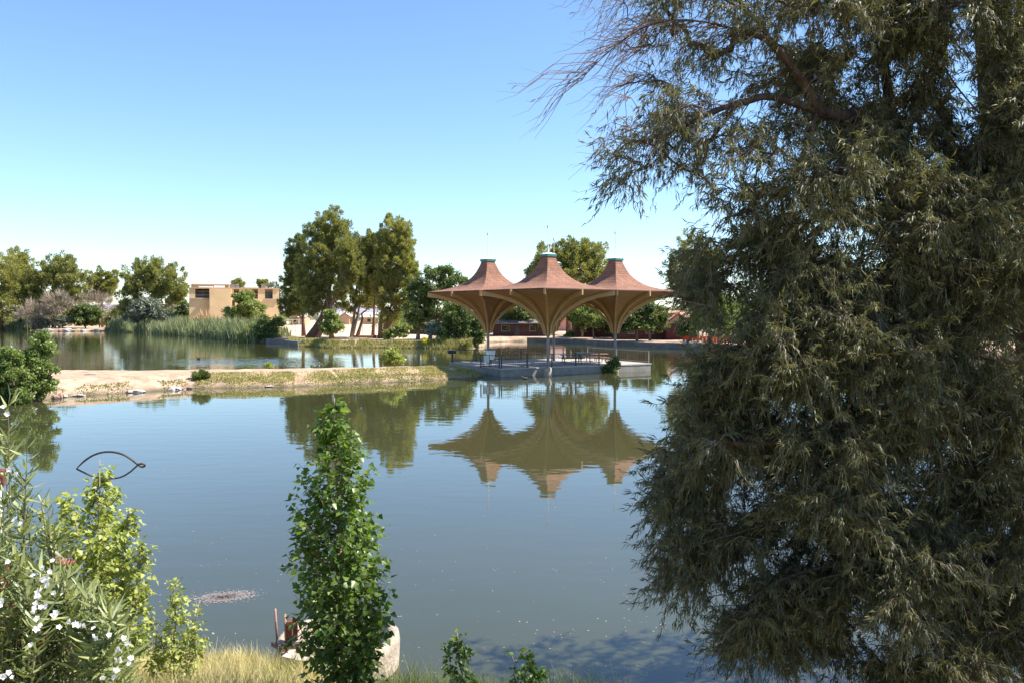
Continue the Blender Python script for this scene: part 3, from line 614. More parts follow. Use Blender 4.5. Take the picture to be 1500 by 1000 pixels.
def rock(px, d, size, m, label, flat=0.6, seed=0, z=None):
    x, y = W(px, d); r = np.random.default_rng(seed + 100); mb = MB(); nu, nv = 9, 6; P = []; Fs = []
    for j in range(nv + 1):
        for i in range(nu):
            th = math.pi * j / nv; ph = 2 * math.pi * i / nu; k = 1 + r.uniform(-.22, .22)
            P.append((x + size[0] / 2 * math.sin(th) * math.cos(ph) * k, y + size[1] / 2 * math.sin(th) * math.sin(ph) * k, (0.06 if z is None else z) + size[2] / 2 * math.cos(th) * (1 + r.uniform(-.15, .15))))
    for j in range(nv):
        for i in range(nu): Fs.append((j * nu + i, (j + 1) * nu + i, (j + 1) * nu + (i + 1) % nu, j * nu + (i + 1) % nu))
    mb.add(P, Fs); return tag(mb.build('rock', M[m]), label, 'rock', 'rocks along the waterline')
rock(113, 50.3, (.9, .35, .18), 'rock', 'long flat pale rock at the waterline near the left bushes', seed=1)
rock(79, 48.8, (.5, .4, .4), 'rock_red', 'pinkish rock nearest the tall bushy shrub', seed=2)
rock(86, 49.2, (.4, .35, .45), 'rock_red', 'upright pinkish rock second from the tall bushy shrub', seed=3)
rock(94, 49.7, (.3, .3, .25), 'rock', 'small pale rock beside the long flat waterline rock', seed=4)
rock(200, 52.7, (1.1, .5, .34), 'rock', 'broad white rock at the foot of the bare causeway bank', seed=5)
rock(188, 52.5, (.4, .4, .28), 'rock', 'small white rock touching the broad white one', seed=6)
rock(251, 54.2, (.5, .45, .34), 'rock', 'left of two white rocks before the dark spiky shrub', seed=7)
rock(259, 54.5, (.55, .45, .36), 'rock', 'right of two white rocks before the dark spiky shrub', seed=8)
rock(267, 54.9, (.45, .35, .25), 'rock_red', 'reddish stone right of the pair of white rocks', seed=9)
rock(276, 55.3, (.4, .3, .2), 'rock_red', 'reddish stone just below the dark spiky shrub', seed=10)
rock(394, 56.6, (.7, .3, .14), 'rock', 'grey flat stone at the grassy causeway waterline', seed=11)
rock(48, 47.6, (.6, .4, .2), 'rock_red', 'low reddish rock under the bushes at far left', seed=12)
rock(130, 56.5, (.9, .5, .22), 'wallstone', 'flat grey slab lying on the causeway slope', seed=13, z=.82)
for k_, (px, w_, lb) in enumerate(((70, 3.4, 'big pale boulder at left end of the far shore stones'), (89, 1.3, 'small pinkish boulder between two big far shore stones'), (100, 3.0, 'broad pale boulder in the middle of the far shore stones'), (122, 2.4, 'low dark topped boulder on the far shore'), (142, 2.6, 'flat pale boulder beside the reed bed'))):
    rock(px, 237 if k_ < 3 else 239, (w_, 1.6, 1.5 if k_ < 3 else .9), 'rock' if k_ != 1 else 'rock_red', lb, seed=20 + k_, z=.2)

# ------------------------------------------------------------------ pavilion
PZ = 0.66
U2 = unit(np.array([6.03, 5.0])); V2 = np.array([-U2[1], U2[0]]); SP = 7.83
FC = np.array([2.9, 66.4])
P0, P1 = np.array([-0.9, 66.0]), np.array([12.3, 73.0])
P2_, P3 = np.array([7.4, 82.2]), np.array([-5.7, 75.2])
plat = thing('concrete_platform', 'grey concrete platform standing in the lake under the four roofs', 'platform', (4, 73, 0))
mb = MB(); mb.prism([P0, P1, P2_, P3], -1.2, PZ - .1); mb.build('base', M['concrete'], plat)
ctr = (P0 + P1 + P2_ + P3) / 4
def outw(p, k): return p + unit(p - ctr) * k
mb = MB(); mb.prism([outw(p, .07) for p in (P0, P1, P2_, P3)], PZ - .098, PZ); mb.build('slab', M['slab'], plat)

ROOF = [(5.32, 6.93), (4.87, 7.0), (4.0, 7.12), (3.0, 7.34), (2.4, 7.57), (1.92, 7.85), (1.55, 8.12), (1.26, 8.40), (1.02, 8.72), (.84, 9.03), (.70, 9.28), (.62, 9.5), (.60, 9.62)]
RIB = [(.30, 3.30), (.36, 3.55), (.47, 3.9), (.60, 4.15), (.84, 4.45), (1.12, 4.75), (1.43, 5.03), (1.82, 5.33), (2.27, 5.62), (2.75, 5.87), (3.28, 6.08), (3.9, 6.26), (4.54, 6.39), (5.3, 6.47)]
diag = [unit(s * U2 + t * V2) for s, t in ((-1, -1), (1, -1), (1, 1), (-1, 1))]
mids = [-V2, U2, V2, -U2]

def pavilion(loc, label):
    root = thing('umbrella_pavilion', label, 'pavilion', (loc[0], loc[1], 0), 'umbrella shaped roofs on the platform')
    o = np.array(loc)
    # roof with curved hips
    P, Fs, UVs = [], [], []; arc = 0; prev = None
    rows = []
    for r, z in ROOF:
        if prev: arc += math.hypot(r * .707 - prev[0] * .707, z - prev[1])
        prev = (r, z); rows.append((r, z, arc))
    me_v = []; me_f = []; uvs = []
    for k in range(4):
        a, b = diag[k], diag[(k + 1) % 4]; nseg = 6
        for (r, z, ar) in rows:
            for j in range(nseg + 1):
                t = j / nseg; q = (a * (1 - t) + b * t) * r; me_v.append((o[0] + q[0], o[1] + q[1], z)); uvs.append(((t - .5) * r * 1.414, ar))
        base = k * len(rows) * (nseg + 1)
        for i in range(len(rows) - 1):
            for j in range(nseg):
                p = base + i * (nseg + 1) + j; me_f.append((p, p + 1, p + nseg + 2, p + nseg + 1))
    mb = MB(); mb.v = me_v; mb.f = me_f
    ro = mb.build('roof', M['shingle'], root, False)
    ul = ro.data.uv_layers.new(name='UVMap')
    for lp in ro.data.loops: ul.data[lp.index].uv = uvs[lp.vertex_index]
    for p in ro.data.polygons: p.use_smooth = False
    # dark drip edge under the shingles
    e = MB()
    for k in range(4):
        a, b = diag[k] * 5.30, diag[(k + 1) % 4] * 5.30
        e.bar((o[0] + a[0], o[1] + a[1], 6.885), (o[0] + b[0], o[1] + b[1], 6.885), .05, .085)
    e.build('eave_edge', M['brick'], root)
    # boarded funnel under the roof
    P = []; Fs = []
    prof = [(.24, 3.35), (.30, 3.7), (.42, 4.1), (.62, 4.5), (.92, 4.88), (1.3, 5.25), (1.75, 5.62), (2.35, 5.98), (3.1, 6.3), (4.1, 6.58), (5.15, 6.84)]
    for r, z in prof:
        for k in range(4):
            for dd, sc in ((diag[k], 1.0), (mids[(k) % 4] if False else unit(diag[k] + diag[(k + 1) % 4]), .735)):
                P.append((o[0] + dd[0] * r * sc, o[1] + dd[1] * r * sc, z))
    for i in range(len(prof) - 1):
        for j in range(8): Fs.append((i * 8 + j, i * 8 + (j + 1) % 8, (i + 1) * 8 + (j + 1) % 8, (i + 1) * 8 + j))
    mb = MB(); mb.add(P, Fs); mb.build('soffit', M['tan'], root)
    # eight curved ribs
    for k in range(8):
        dd = diag[k // 2] if k % 2 == 0 else unit(diag[k // 2] + diag[(k // 2 + 1) % 4]); sc = 1.0 if k % 2 == 0 else .735
        side = np.array([-dd[1], dd[0]]) * .075; P = []; Fs = []
        for r, z in RIB:
            rr = r * sc + (0.05 if k % 2 else 0.06); up = .42 if r < 4 else .46
            # top edge follows the boards, bottom edge hangs lower
            tz = min(z + .16 + .30 * min(1, r / 4.0), 6.9)
            tr_ = max(rr - .16 * max(0, 1 - r / 2.5), .1)
            for q, zz in ((rr, z), (tr_, tz)):
                for sgn in (-1, 1): P.append((o[0] + dd[0] * q + side[0] * sgn, o[1] + dd[1] * q + side[1] * sgn, zz))
        n = len(RIB)
        for i in range(n - 1):
            b_ = i * 4; c_ = b_ + 4
            Fs += [(b_, b_ + 1, c_ + 1, c_), (b_ + 1, b_ + 3, c_ + 3, c_ + 1), (b_ + 3, b_ + 2, c_ + 2, c_ + 3), (b_ + 2, b_, c_, c_ + 2)]
        Fs += [(0, 2, 3, 1), (4 * n - 4, 4 * n - 3, 4 * n - 1, 4 * n - 2)]
        mb = MB(); mb.add(P, Fs); mb.build('rib', M['tan_light'], root)
    mb = MB(); mb.tube([(o[0], o[1], -.6), (o[0], o[1], 2), (o[0], o[1], 6.5)], .115, 14); mb.build('column', M['steel'], root, True)
    # cap
    c = MB(); h = .69
    pts = [o + d_ * h * 1.0 for d_ in diag]
    c.add([(p[0], p[1], 9.78) for p in pts] + [(o[0], o[1], 9.97)], [(0, 1, 4), (1, 2, 4), (2, 3, 4), (3, 0, 4)])
    cp_ = c.build('cap', M['white'], root)
    c = MB(); c.prism([o + d_ * (h + .015) for d_ in diag], 9.58, 9.775); c.build('trim', M['teal'], cp_)
    c = MB(); c.tube([(o[0], o[1], 9.9), (o[0], o[1], 12.05)], [.035, .022], 7)
    fp = c.build('finial_pole', M['white'], root)
    c = MB(); c.tube([(o[0] - .02, o[1], 11.85), (o[0] - .05, o[1], 11.98), (o[0] - .03, o[1], 12.12)], [.03, .06, .02], 6); c.build('finial_tip', M['pinkwall'], fp)
    return root
pf = pavilion(FC, 'brown shingled umbrella roof nearest the viewer with its column in the water')
mb = MB(); mb.tube([(FC[0], FC[1], -.8), (FC[0], FC[1], .5), (FC[0], FC[1], .72)], [.36, .33, .26], 12); mb.build('footing', M['concrete_pale'], pf, True)
spots = [(FC + U2 * SP, 'right hand brown umbrella roof reaching toward the willow'), (FC + V2 * SP, 'left hand brown umbrella roof reaching toward the pine grove'), (FC + (U2 + V2) * SP, 'rear brown umbrella roof mostly hidden behind the front one')]
for i, (c, lb) in enumerate(spots):
    k = copy_tree(pf); k.location = (c[0], c[1], 0); k['label'] = lb
    if i:
        for ch in list(children_of(k)):
            if ch.name.startswith('footing'): bpy.data.objects.remove(ch)
    if i == 1:
        q = c + U2 * .95 - V2 * .3
        f = MB(); f.box((q[0], q[1], 4.85), (.36, .3, .3), .5, .04); f.bar((q[0], q[1], 4.9), (c[0] + .3, c[1], 5.0), .05); f.build('floodlight', M['iron'], k)
    if i == 2:
        q = c - U2 * 1.0 - V2 * .3
        f = MB(); f.box((q[0], q[1], 4.95), (.36, .3, .3), .5, .04); f.bar((q[0], q[1], 5.0), (c[0] - .3, c[1], 5.1), .05); f.build('floodlight', M['iron'], k)

def railing(a, b, label, npost, h=1.05, gap=.16, m='iron'):
    a = np.array(a, float); b = np.array(b, float); ln = np.linalg.norm(b - a)
    root = thing('railing', label, 'railing', (*((a + b) / 2), PZ), 'railings of the platform')
    for k in range(npost):
        p = a + (b - a) * k / (npost - 1); mb = MB(); mb.box((p[0], p[1], PZ + h / 2 + .02), (.08, .08, h + .04), math.atan2(*(b - a)[::-1])); mb.build('post', M[m], root)
    for z in (h, .12):
        mb = MB(); mb.bar((*a, PZ + z), (*b, PZ + z), .05, .045); mb.build('rail', M[m], root)
    nb = min(95, int(ln / gap)); proto = None
    for k in range(1, nb):
        p = a + (b - a) * k / nb
        if proto is None:
            mb = MB(); mb.box((p[0], p[1], PZ + h / 2 + .05), (.015, .015, h - .16)); proto = mb.build('baluster', M[m], root); p0_ = p
        else:
            c = proto.copy(); COL.objects.link(c); c.parent = root; c.location = (p[0] - p0_[0], p[1] - p0_[1], 0)
e = unit(P1 - P0); nin = np.array([-e[1], e[0]])
railing(P0 + e * .2 + nin * .25, P0 + e * 9.6 + nin * .25, 'black railing along the front edge of the platform', 5)
railing(P0 + e * .2 + nin * .25 + np.array([-1.7, .9]), P0 + e * .15 + nin * .3 + np.array([-.12, .06]), 'short black railing section left of the white bin', 2)
railing(P3 + np.array([.3, -.1]), P2_ + np.array([-.3, -.2]), 'long dark railing along the back edge of the platform', 7)
railing(P1 + np.array([-.15, .3]), P2_ + np.array([.1, -.4]), 'thin grey railing along the right edge of the platform', 3, 1.05, .3, 'steel')

def picnic(c, rz, label, top, fr):
    root = thing('picnic_table', label, 'picnic table', (c[0], c[1], PZ), 'picnic tables on the platform')
    ca, sa = math.cos(rz), math.sin(rz)
    def T(x, y, z): return (c[0] + ca * x - sa * y, c[1] + sa * x + ca * y, PZ + z)
    mb = MB()
    for y in (-.3, -.1, .1, .3): mb.box(T(0, y, .76), (2.1, .19, .05), rz, .008)
    mb.build('tabletop', M[top], root)
    for s in (-1, 1):
        mb = MB()
        for y in (.62, .80): mb.box(T(0, s * y, .46), (2.1, .17, .045), rz, .008)
        mb.build('bench', M[top], root)
    for x in (-.75, .75):
        mb = MB()
        mb.bar(T(x, -.66, .0), T(x, -.25, .73), .06); mb.bar(T(x, .66, .0), T(x, .25, .73), .06); mb.bar(T(x, -.85, .42), T(x, .85, .42), .06)
        mb.build('leg_frame', M[fr], root)
picnic((5.3, 73.2), R(8), 'dark green picnic table near the rear column', 'greenpaint', 'iron')
picnic((7.6, 74.4), R(12), 'reddish topped picnic table right of the green one', 'redwood', 'greenpaint')
picnic((7.0, 76.6), R(2), 'dark picnic table behind the reddish topped one', 'greenpaint', 'iron')

# bin, notice board and grill
c = at(719, 530, 71.5); root = thing('waste_bin', 'white tapered waste bin on a post at the platform entrance', 'bin', (c[0], c[1], PZ))
mb = MB(); mb.tube([(c[0], c[1], PZ + .42), (c[0], c[1], PZ + .5), (c[0], c[1], PZ + 1.22)], [.2, .3, .4], 14); mb.build('drum', M['white'], root, True)
mb = MB(); mb.tube([(c[0], c[1], PZ + 1.222), (c[0], c[1], PZ + 1.29), (c[0], c[1], PZ + 1.33)], [.44, .44, .3], 14); mb.build('lid', M['steel'], root, True)
mb = MB(); mb.tube([(c[0], c[1], PZ), (c[0], c[1], PZ + .45)], .06, 8); mb.build('leg', M['iron'], root)
c = at(712.5, 530, 68.2); root = thing('notice_board', 'white notice panel standing before the left column', 'notice board', (c[0], c[1], PZ))
mb = MB(); mb.box((c[0], c[1], PZ + .62), (.46, .04, .62), 0, .006); mb.build('panel', M['white'], root)
for s in (-1, 1):
    mb = MB(); mb.bar((c[0] + s * .26, c[1], PZ), (c[0] + s * .26, c[1], PZ + 1.0), .05); mb.build('post', M['iron'], root)
c = at(662, 530, 74.0); root = thing('grill', 'black barbecue grill on a post at the left end of the platform', 'grill', (c[0], c[1], PZ))
mb = MB(); mb.tube([(c[0], c[1], PZ), (c[0], c[1], PZ + .82)], .05, 8); mb.build('post', M['iron'], root)
mb = MB(); mb.box((c[0], c[1], PZ + .95), (.75, .5, .26), .2, .03); mb.build('firebox', M['iron'], root)
mb = MB(); mb.box((c[0], c[1], PZ + 1.1), (.6, .4, .02), .2); mb.build('grate', M['steel'], root)

cpx = FC + U2 * SP
far_tree('oleander_shrub', 'dark leafy shrub growing over the platform edge at the right column', 'shrub', 70.6, [(896, 536, 8, 9), (901, 529, 6.5, 6), (890, 542, 6, 5)], 'decid', 'leaf', n=1100, rc=.35, tr=.03, limbs=8, base=897, L=.26, Wd=.09)

# ------------------------------------------------------------------ tan building
def facade():
    D0 = 214.0; k = D0 / F / 8.333; o = np.array(at(277, 470, D0)[:2]); rz = R(17); ex = np.array([math.cos(rz), math.sin(rz)]); ey = np.array([-ex[1], ex[0]])
    sx = 1.06
    zof = lambda zy: float(at(330, 390 + zy / 8.333, D0 + 3)[2])
    def T(x, y, z): p = o + ex * ((x - 140) * k * sx) + ey * y; return (p[0], p[1], z)
    root = thing('tan_building', 'boxy tan stucco building with a flat roof behind the reeds', 'building', (*o, .7))
    zt = zof(278)
    def block(x0, x1, y0, y1, z0, z1, nm, m, par=root):
        mb = MB(); P = [T(x, y, z) for z in (z0, z1) for x, y in ((x0, y0), (x1, y0), (x1, y1), (x0, y1))]
        mb.add(P, [(3, 2, 1, 0), (4, 5, 6, 7), (0, 1, 5, 4), (1, 2, 6, 5), (2, 3, 7, 6), (3, 0, 4, 7)]); return mb.build(nm, M[m], par)
    zl = zof(400); zo0 = zof(384); zo1 = zof(284)
    w = block(140, 1140, 1.0, 14, -.3, zo0 - .3, 'wall', 'stucco')                 # lower storeys
    # upper storey built round its openings
    block(140, 205, 1.0, 14, zo0 - .3, zt, 'wall', 'stucco'); block(360.2, 630, 1.0, 14, zo0 - .3, zt, 'wall', 'stucco')
    block(205.1, 360.1, 4.2, 14, zo0 - .3, zt - .25, 'wall', 'stucco_dark')
    block(205.1, 360.1, 1.0, 4.19, zo1 + .1, zt, 'wall', 'stucco')
    block(690, 830, 1.0, 14, zo0 - .3, zt, 'wall', 'stucco'); block(900, 980, 1.0, 14, zo0 - .3, zt, 'wall', 'stucco'); block(1068, 1140, 1.0, 14, zo0 - .3, zt, 'wall', 'stucco')
    block(630.1, 689.9, 2.2, 14, zo0 - .3, zt, 'wall', 'stucco_dark'); block(830.1, 899.9, 2.6, 14, zo0 - .3, zt, 'wall', 'stucco_dark'); block(980.1, 1067.9, 2.6, 14, zo0 - .3, zt, 'wall', 'stucco_dark')
    block(367, 608, -1.2, .99, -.3, zt - .06, 'projecting_bay', 'stucco')
    block(137, 566, 9, 16, zt - .02, zof(190) - .6, 'parapet_block', 'stucco_dark')
    block(136, 568, 8.8, 16.2, zof(190) - .59, zof(190) - .3, 'coping', 'stucco')
    block(133, 1146, .75, 14.2, zt + .003, zt + .32, 'roof', 'stucco_dark')
    block(150, 366, .6, .98, zl - .05, zl + .22, 'ledge', 'slab'); block(968, 1141, .6, .98, zl - .15, zl + .1, 'ledge', 'slab')
    f = block(209, 356, 4.05, 4.18, zo0 + .1, zo1 - .7, 'window', 'dark'); block(280, 284, 3.95, 4.04, zo0 + .1, zo1 - .7, 'frame', 'slab', f)
    for z in (zo0 + .75, zo0 + .35): block(206, 359, 1.15, 1.23, z, z + .07, 'railing', 'slab')
    f = block(637, 680, 2.05, 2.19, zof(350), zof(300), 'window', 'dark'); block(633, 636.8, 2.0, 2.19, zof(352), zof(298), 'frame', 'redwood', f)
    block(835, 897, 2.45, 2.59, zof(360), zof(302), 'window', 'dark')
    f = block(984, 1064, 2.45, 2.59, zof(390), zof(306), 'window', 'glass')
    for i in range(1, 4): block(984, 1064, 2.38, 2.44, zof(306 + i * 21), zof(304 + i * 21) + .02, 'slat', 'redwood', f)
    block(612, 640, .86, .99, zof(640), zof(420), 'doorway', 'dark')
    zr = zt + .325
    for x0, x1, y0, h, mm in ((580, 640, 4, 1.0, 'steel'), (645, 682, 5, 1.25, 'steel'), (940, 985, 4, 1.2, 'steel'), (985, 1010, 5, .6, 'slab'), (240, 395, 3, .4, 'white'), (405, 520, 4.4, .65, 'white'), (700, 900, 5, .25, 'slab')):
        b_ = block(x0, x1, y0, y0 + 2.2, zr, zr + h, 'roof_unit', mm)
    block(150, 168, .86, .99, zof(225), zof(205), 'vent', 'dark') if False else None
facade()

# ------------------------------------------------------------------ houses on the right shore
def house(name, label, px0, px1, d, ridge_h, wall_h, dep, wallm, roofm, wins=(), door=None, doorm='maroon', over=.6, gable=None):
    x0, x1 = W(px0, d)[0], W(px1, d)[0]; cx = (x0 + x1) / 2; z0 = gz(cx, d + 2)
    root = thing(name, label, 'house', (cx, d, z0))
    mb = MB(); mb.box((cx, d + dep / 2, z0 + wall_h / 2 - .15), (x1 - x0, dep, wall_h + .3)); wl = mb.build('wall', M[wallm], root)
    mb = MB(); zb = z0 + wall_h + .003; zt = z0 + ridge_h; a, b = x0 - over, x1 + over; f, k = d - over * 1.4, d + dep + over; mdl = d + dep / 2; th = .18
    P = [(a, f, zb - .2), (b, f, zb - .2), (b, mdl, zt), (a, mdl, zt), (a, k, zb - .2), (b, k, zb - .2)]
    P += [(x, y, z + th) for x, y, z in P]
    mb.add(P, [(0, 3, 2, 1), (3, 4, 5, 2), (6, 7, 8, 9), (9, 8, 11, 10), (0, 1, 7, 6), (5, 4, 10, 11), (0, 6, 9, 3), (3, 9, 10, 4), (1, 2, 8, 7), (2, 5, 11, 8)])
    mb.build('roof', M[roofm], root)
    mb = MB()
    for x in (x0 + .02, x1 - .02): mb.add([(x, d, z0 + wall_h), (x, d + dep, z0 + wall_h), (x, mdl, zt - .1)], [(0, 1, 2)])
    mb.build('gable', M[wallm], root)
    for (wx, wz, ww, wh) in wins:
        X = x0 + wx; mb = MB(); mb.box((X, d - .02, z0 + wz), (ww + .16, .1, wh + .16)); fr = mb.build('window', M['stucco_dark'], root)
        mb = MB(); mb.box((X, d - .06, z0 + wz), (ww, .06, wh)); mb.build('pane', M['glass'], fr)
    if door is not None:
        mb = MB(); mb.box((x0 + door, d - .03, z0 + 1.05), (1.0, .1, 2.1)); dr = mb.build('door', M[doorm], root)
        mb = MB(); mb.box((x0 + door + .38, d - .1, z0 + 1.0), (.06, .06, .14)); mb.build('handle', M['steel'], dr)
    if gable:
        gx, gw, gd, gh = gable; X = x0 + gx; zb2 = z0 + wall_h + .02
        mb = MB(); mb.box((X, d - gd / 2, z0 + wall_h / 2 - .15), (gw, gd - .01, wall_h + .28)); mb.build('porch_wall', M[doorm], root)
        mb = MB(); P = []
        for y in (d - gd - .7, mdl):
            P += [(X - gw / 2 - .6, y, zb2 - .25), (X, y, zb2 + gh), (X + gw / 2 + .6, y, zb2 - .25), (X - gw / 2 - .6, y, zb2 - .07), (X, y, zb2 + gh + .2), (X + gw / 2 + .6, y, zb2 - .07)]
        mb.add(P, [(0, 1, 7, 6), (1, 2, 8, 7), (3, 9, 10, 4), (4, 10, 11, 5), (0, 3, 4, 1), (1, 4, 5, 2), (0, 6, 9, 3), (2, 5, 11, 8)]); mb.build('porch_roof', M[roofm], root)
        mb = MB(); mb.add([(X - gw / 2, d - gd - .02, zb2 - .1), (X + gw / 2, d - gd - .02, zb2 - .1), (X, d - gd - .02, zb2 + gh - .15)], [(0, 1, 2)]); mb.build('porch_gable', M['stucco_dark'], root)
    return root
house('brick_house', 'low brick house with an orange tiled gable and maroon porch', 905, 1012, 137, 4.6, 2.7, 8, 'brick', 'tile', ((2.2, 1.5, 1.0, 1.0), (5.3, 1.5, 1.2, 1.0)), 3.6, gable=(9.5, 3.6, 2.2, 1.5))
house('brick_house', 'dark low brick house in the shade behind the left arch', 722, 806, 158, 3.9, 2.5, 8, 'brick', 'wallstone', ((2.4, 1.5, 1.4, 1.0), (7.6, 1.5, 1.0, 1.0)), 4.6, 'dark')
house('brick_house', 'brown brick house with maroon door beside the bright green tree', 842, 902, 150, 3.9, 2.6, 8, 'brick', 'tile', ((1.6, 1.5, .9, .9),), 3.8)
house('pink_house', 'sunlit pink walled house in the gap beside the pine trunk', 806, 846, 205, 5.0, 3.4, 8, 'pinkwall', 'pinkwall', ((2.0, 1.6, 1.0, 1.0),))
house('brick_house', 'low dark house behind the airy green tree', 600, 664, 175, 3.4, 2.3, 6, 'brick', 'wallstone', ((3, 1.4, 1.2, .9),))
house('far_house', 'distant pale house with a gable roof seen between pine trunks', 498, 518, 330, 5.2, 3.2, 9, 'stucco_dark', 'slab', ((2, 1.6, 1.2, 1.2),), gable=(2.4, 3.6, 2.0, 1.4), doorm='stucco_dark')
house('far_house', 'distant low house with a white roof right of the crooked trunk', 530, 556, 340, 4.6, 3.0, 9, 'stucco_dark', 'white', ((3, 1.6, 1.4, 1.2),))
house('far_house', 'distant flat house between tan building and pine grove', 424, 446, 320, 3.9, 3.0, 9, 'stucco_dark', 'slab', ((2, 1.6, 1.2, 1.2),))

# red boarded fence by the right-hand trees
root = thing('red_fence', 'bright red board fence on the shore beside the willow', 'fence', (*W(1022, 124), .75))
for i in range(14):
    x = W(1002, 124)[0] + i * .52; mb = MB(); mb.box((x, 124 + .1 * (i % 2), 1.15), (.42, .05, 1.0 + .06 * (i % 3))); mb.build('board', M['redpaint'], root)
mb = MB(); mb.bar((W(1001, 124)[0], 124.2, 1.35), (W(1001, 124)[0] + 7.2, 124.2, 1.35), .08); mb.build('rail', M['maroon'], root)
for i, (px, lb) in enumerate(((1004, 'white stone at the left foot of the red fence'), (1010, 'second white stone along the red fence'), (1018, 'middle white stone along the red fence'), (1026, 'fourth white stone along the red fence'), (1036, 'white stone at the right foot of the red fence'))):
    rock(px, 119.8, (.8, .5, .5), 'rock', lb, seed=40 + i, z=.85)

# wire fence and timber in the grove
root = thing('wire_fence', 'thin wire fence across the dry field behind the grove', 'fence', (*W(490, 185), .75))
pp = [W(p, 185) for p in range(405, 600, 14)]
for p in pp:
    mb = MB(); mb.tube([(p[0], p[1], .6), (p[0], p[1], 2.6)], .045, 6); mb.build('post', M['steel'], root)
for z in (1.2, 1.8, 2.5):
    mb = MB(); mb.bar((pp[0][0], pp[0][1], z), (pp[-1][0], pp[-1][1], z), .03); mb.build('wire', M['steel'], root)
root = thing('pipe_frame', 'white pipe frame standing in the field left of the grove', 'frame', (*W(428, 200), .75))
for px in (419, 429, 438):
    x = W(px, 200)[0]; mb = MB(); mb.tube([(x, 200, .5), (x, 200, 3.6)], .06, 6); mb.build('post', M['white'], root)
mb = MB(); mb.bar((W(418, 200)[0], 200, 3.6), (W(439, 200)[0], 200, 3.6), .12); mb.build('crossbar', M['white'], root)
root = thing('utility_pole', 'slim grey pole at the left edge of the pine grove', 'pole', (*W(419, 172), .75))
mb = MB(); mb.tube([(*W(419, 172), .5), (*W(419, 172), 4.0)], [.07, .05], 7); mb.build('shaft', M['steel'], root)
GL = 'cut timber lying in the grove'
for i, (px, d, l, rr, a) in enumerate(((524, 147, 1.6, .2, .1), (531, 146, 1.4, .24, -.1), (537, 147, 1.5, .22, .05), (543, 146, 1.3, .24, -.2), (550, 144, .7, .32, 1.3), (554, 144.5, .7, .3, 1.2))):
    x, y = W(px, d); z = gz(x, y) + rr * .8; mb = MB(); c_, s_ = math.cos(a) * l / 2, math.sin(a) * l / 2
    mb.tube([(x - c_, y - s_, z), (x, y, z + .03), (x + c_, y + s_, z)], [rr, rr * .95, rr * .9], 9)
    tag(mb.build('log', M['timber']), ['log at the left end of the timber row', 'second log from the left in the timber row', 'middle log of the timber row', 'log right of the middle of the timber row', 'round cut stump by the right pine trunks', 'rightmost cut stump by the golden pine'][i], 'log', GL)

# ducks
def duck(px, d, label, a, s=1.0):
    x, y = W(px, d); ca, sa = math.cos(a), math.sin(a)
    def T(u, z, v=0): return (x + (ca * u - sa * v) * s, y + (sa * u + ca * v) * s, z * s)
    root = thing('duck', label, 'duck', (x, y, 0), 'ducks on the lake')
    mb = MB(); mb.tube([T(-.27, .13), T(-.2, .1), T(-.08, .07), T(.06, .07), T(.14, .09), T(.18, .14), T(.2, .2), T(.24, .215), T(.28, .21)], [.01, .06, .1, .11, .08, .045, .05, .05, .02], 9); mb.build('body', M['duck'], root, True)
    mb = MB(); mb.tube([T(.27, .21), T(.32, .2), T(.36, .195)], [.02, .022, .012], 6); mb.build('bill', M['stem'], root, True)
duck(290, 92, 'small dark duck swimming beyond the causeway', 2.6, 1.2)
duck(769, 63.5, 'small brown duck swimming before the platform', 2.9)
duck(433, 66.6, 'tan duck resting on the back edge of the path', .4, .8)

# ------------------------------------------------------------------ standpipe with sluice gate
SX, SY, SR = (493 - 750) / F * 11.6, 11.6, .85
root = thing('standpipe', 'round weathered concrete standpipe at the near water edge behind the poplar', 'standpipe', (SX, SY, 0))
prof = [(SR, -1.3), (SR, .1), (SR + .015, .45), (SR, .56), (SR - .04, .58), (SR - .13, .575), (SR - .15, .55), (SR - .15, -.4), (0.01, -.4)]
P, Fs = [], []; n = 40
for r, z in prof:
    for i in range(n):
        a = 2 * math.pi * i / n; cut = .12 if (z > .4 and 3.3 < a < 4.3) else 0
        P.append((SX + r * math.cos(a), SY + r * math.sin(a), z - .13 * (z > 0) - cut + .015 * math.sin(5 * a + r)))
for j in range(len(prof) - 1):
    for i in range(n): Fs.append((j * n + i, j * n + (i + 1) % n, (j + 1) * n + (i + 1) % n, (j + 1) * n + i))
mb = MB(); mb.add(P, Fs); mb.build('ring', M['concrete_pale'], root, True)
root = thing('sluice_gate', 'rusty sluice gate with two upright rods on the standpipe', 'sluice gate', (SX - .5, SY, .58))
def P3(px, py, d): return tuple(at(px, py, d))
rods = [((406, 938), (403, 891), 11.6), ((419, 945), (417.5, 899), 11.2)]
for (a, b, d_) in rods:
    mb = MB(); mb.tube([P3(*a, d_), P3(*b, d_)], .017, 8); mb.build('rod', M['rock_red'], root, True)
mb = MB(); mb.bar(P3(402, 942, 11.65), P3(418, 950, 11.05), .09, .06); mb.bar(P3(416, 946, 11.1), P3(442, 944, 11.3), .16, .05); mb.build('beam', M['rust_dark'], root)
mb = MB(); mb.bar(P3(424.5, 944, 11.2), P3(424.5, 912, 11.2), .075, .05); mb.bar(P3(432, 936, 11.45), P3(432, 906, 11.45), .075, .05); mb.bar(P3(424.5, 913, 11.17), P3(432, 906.5, 11.47), .085, .05); mb.build('frame', M['rust'], root)
mb = MB(); mb.bar(P3(419, 952, 11.05), P3(420, 985, 11.0), .035, .035); mb.build('stem', M['rust'], root)
mb = MB(); mb.bar(P3(416, 961, 10.95), P3(448, 968, 10.85), .12, .06); mb.build('lip', M['rock'], root)

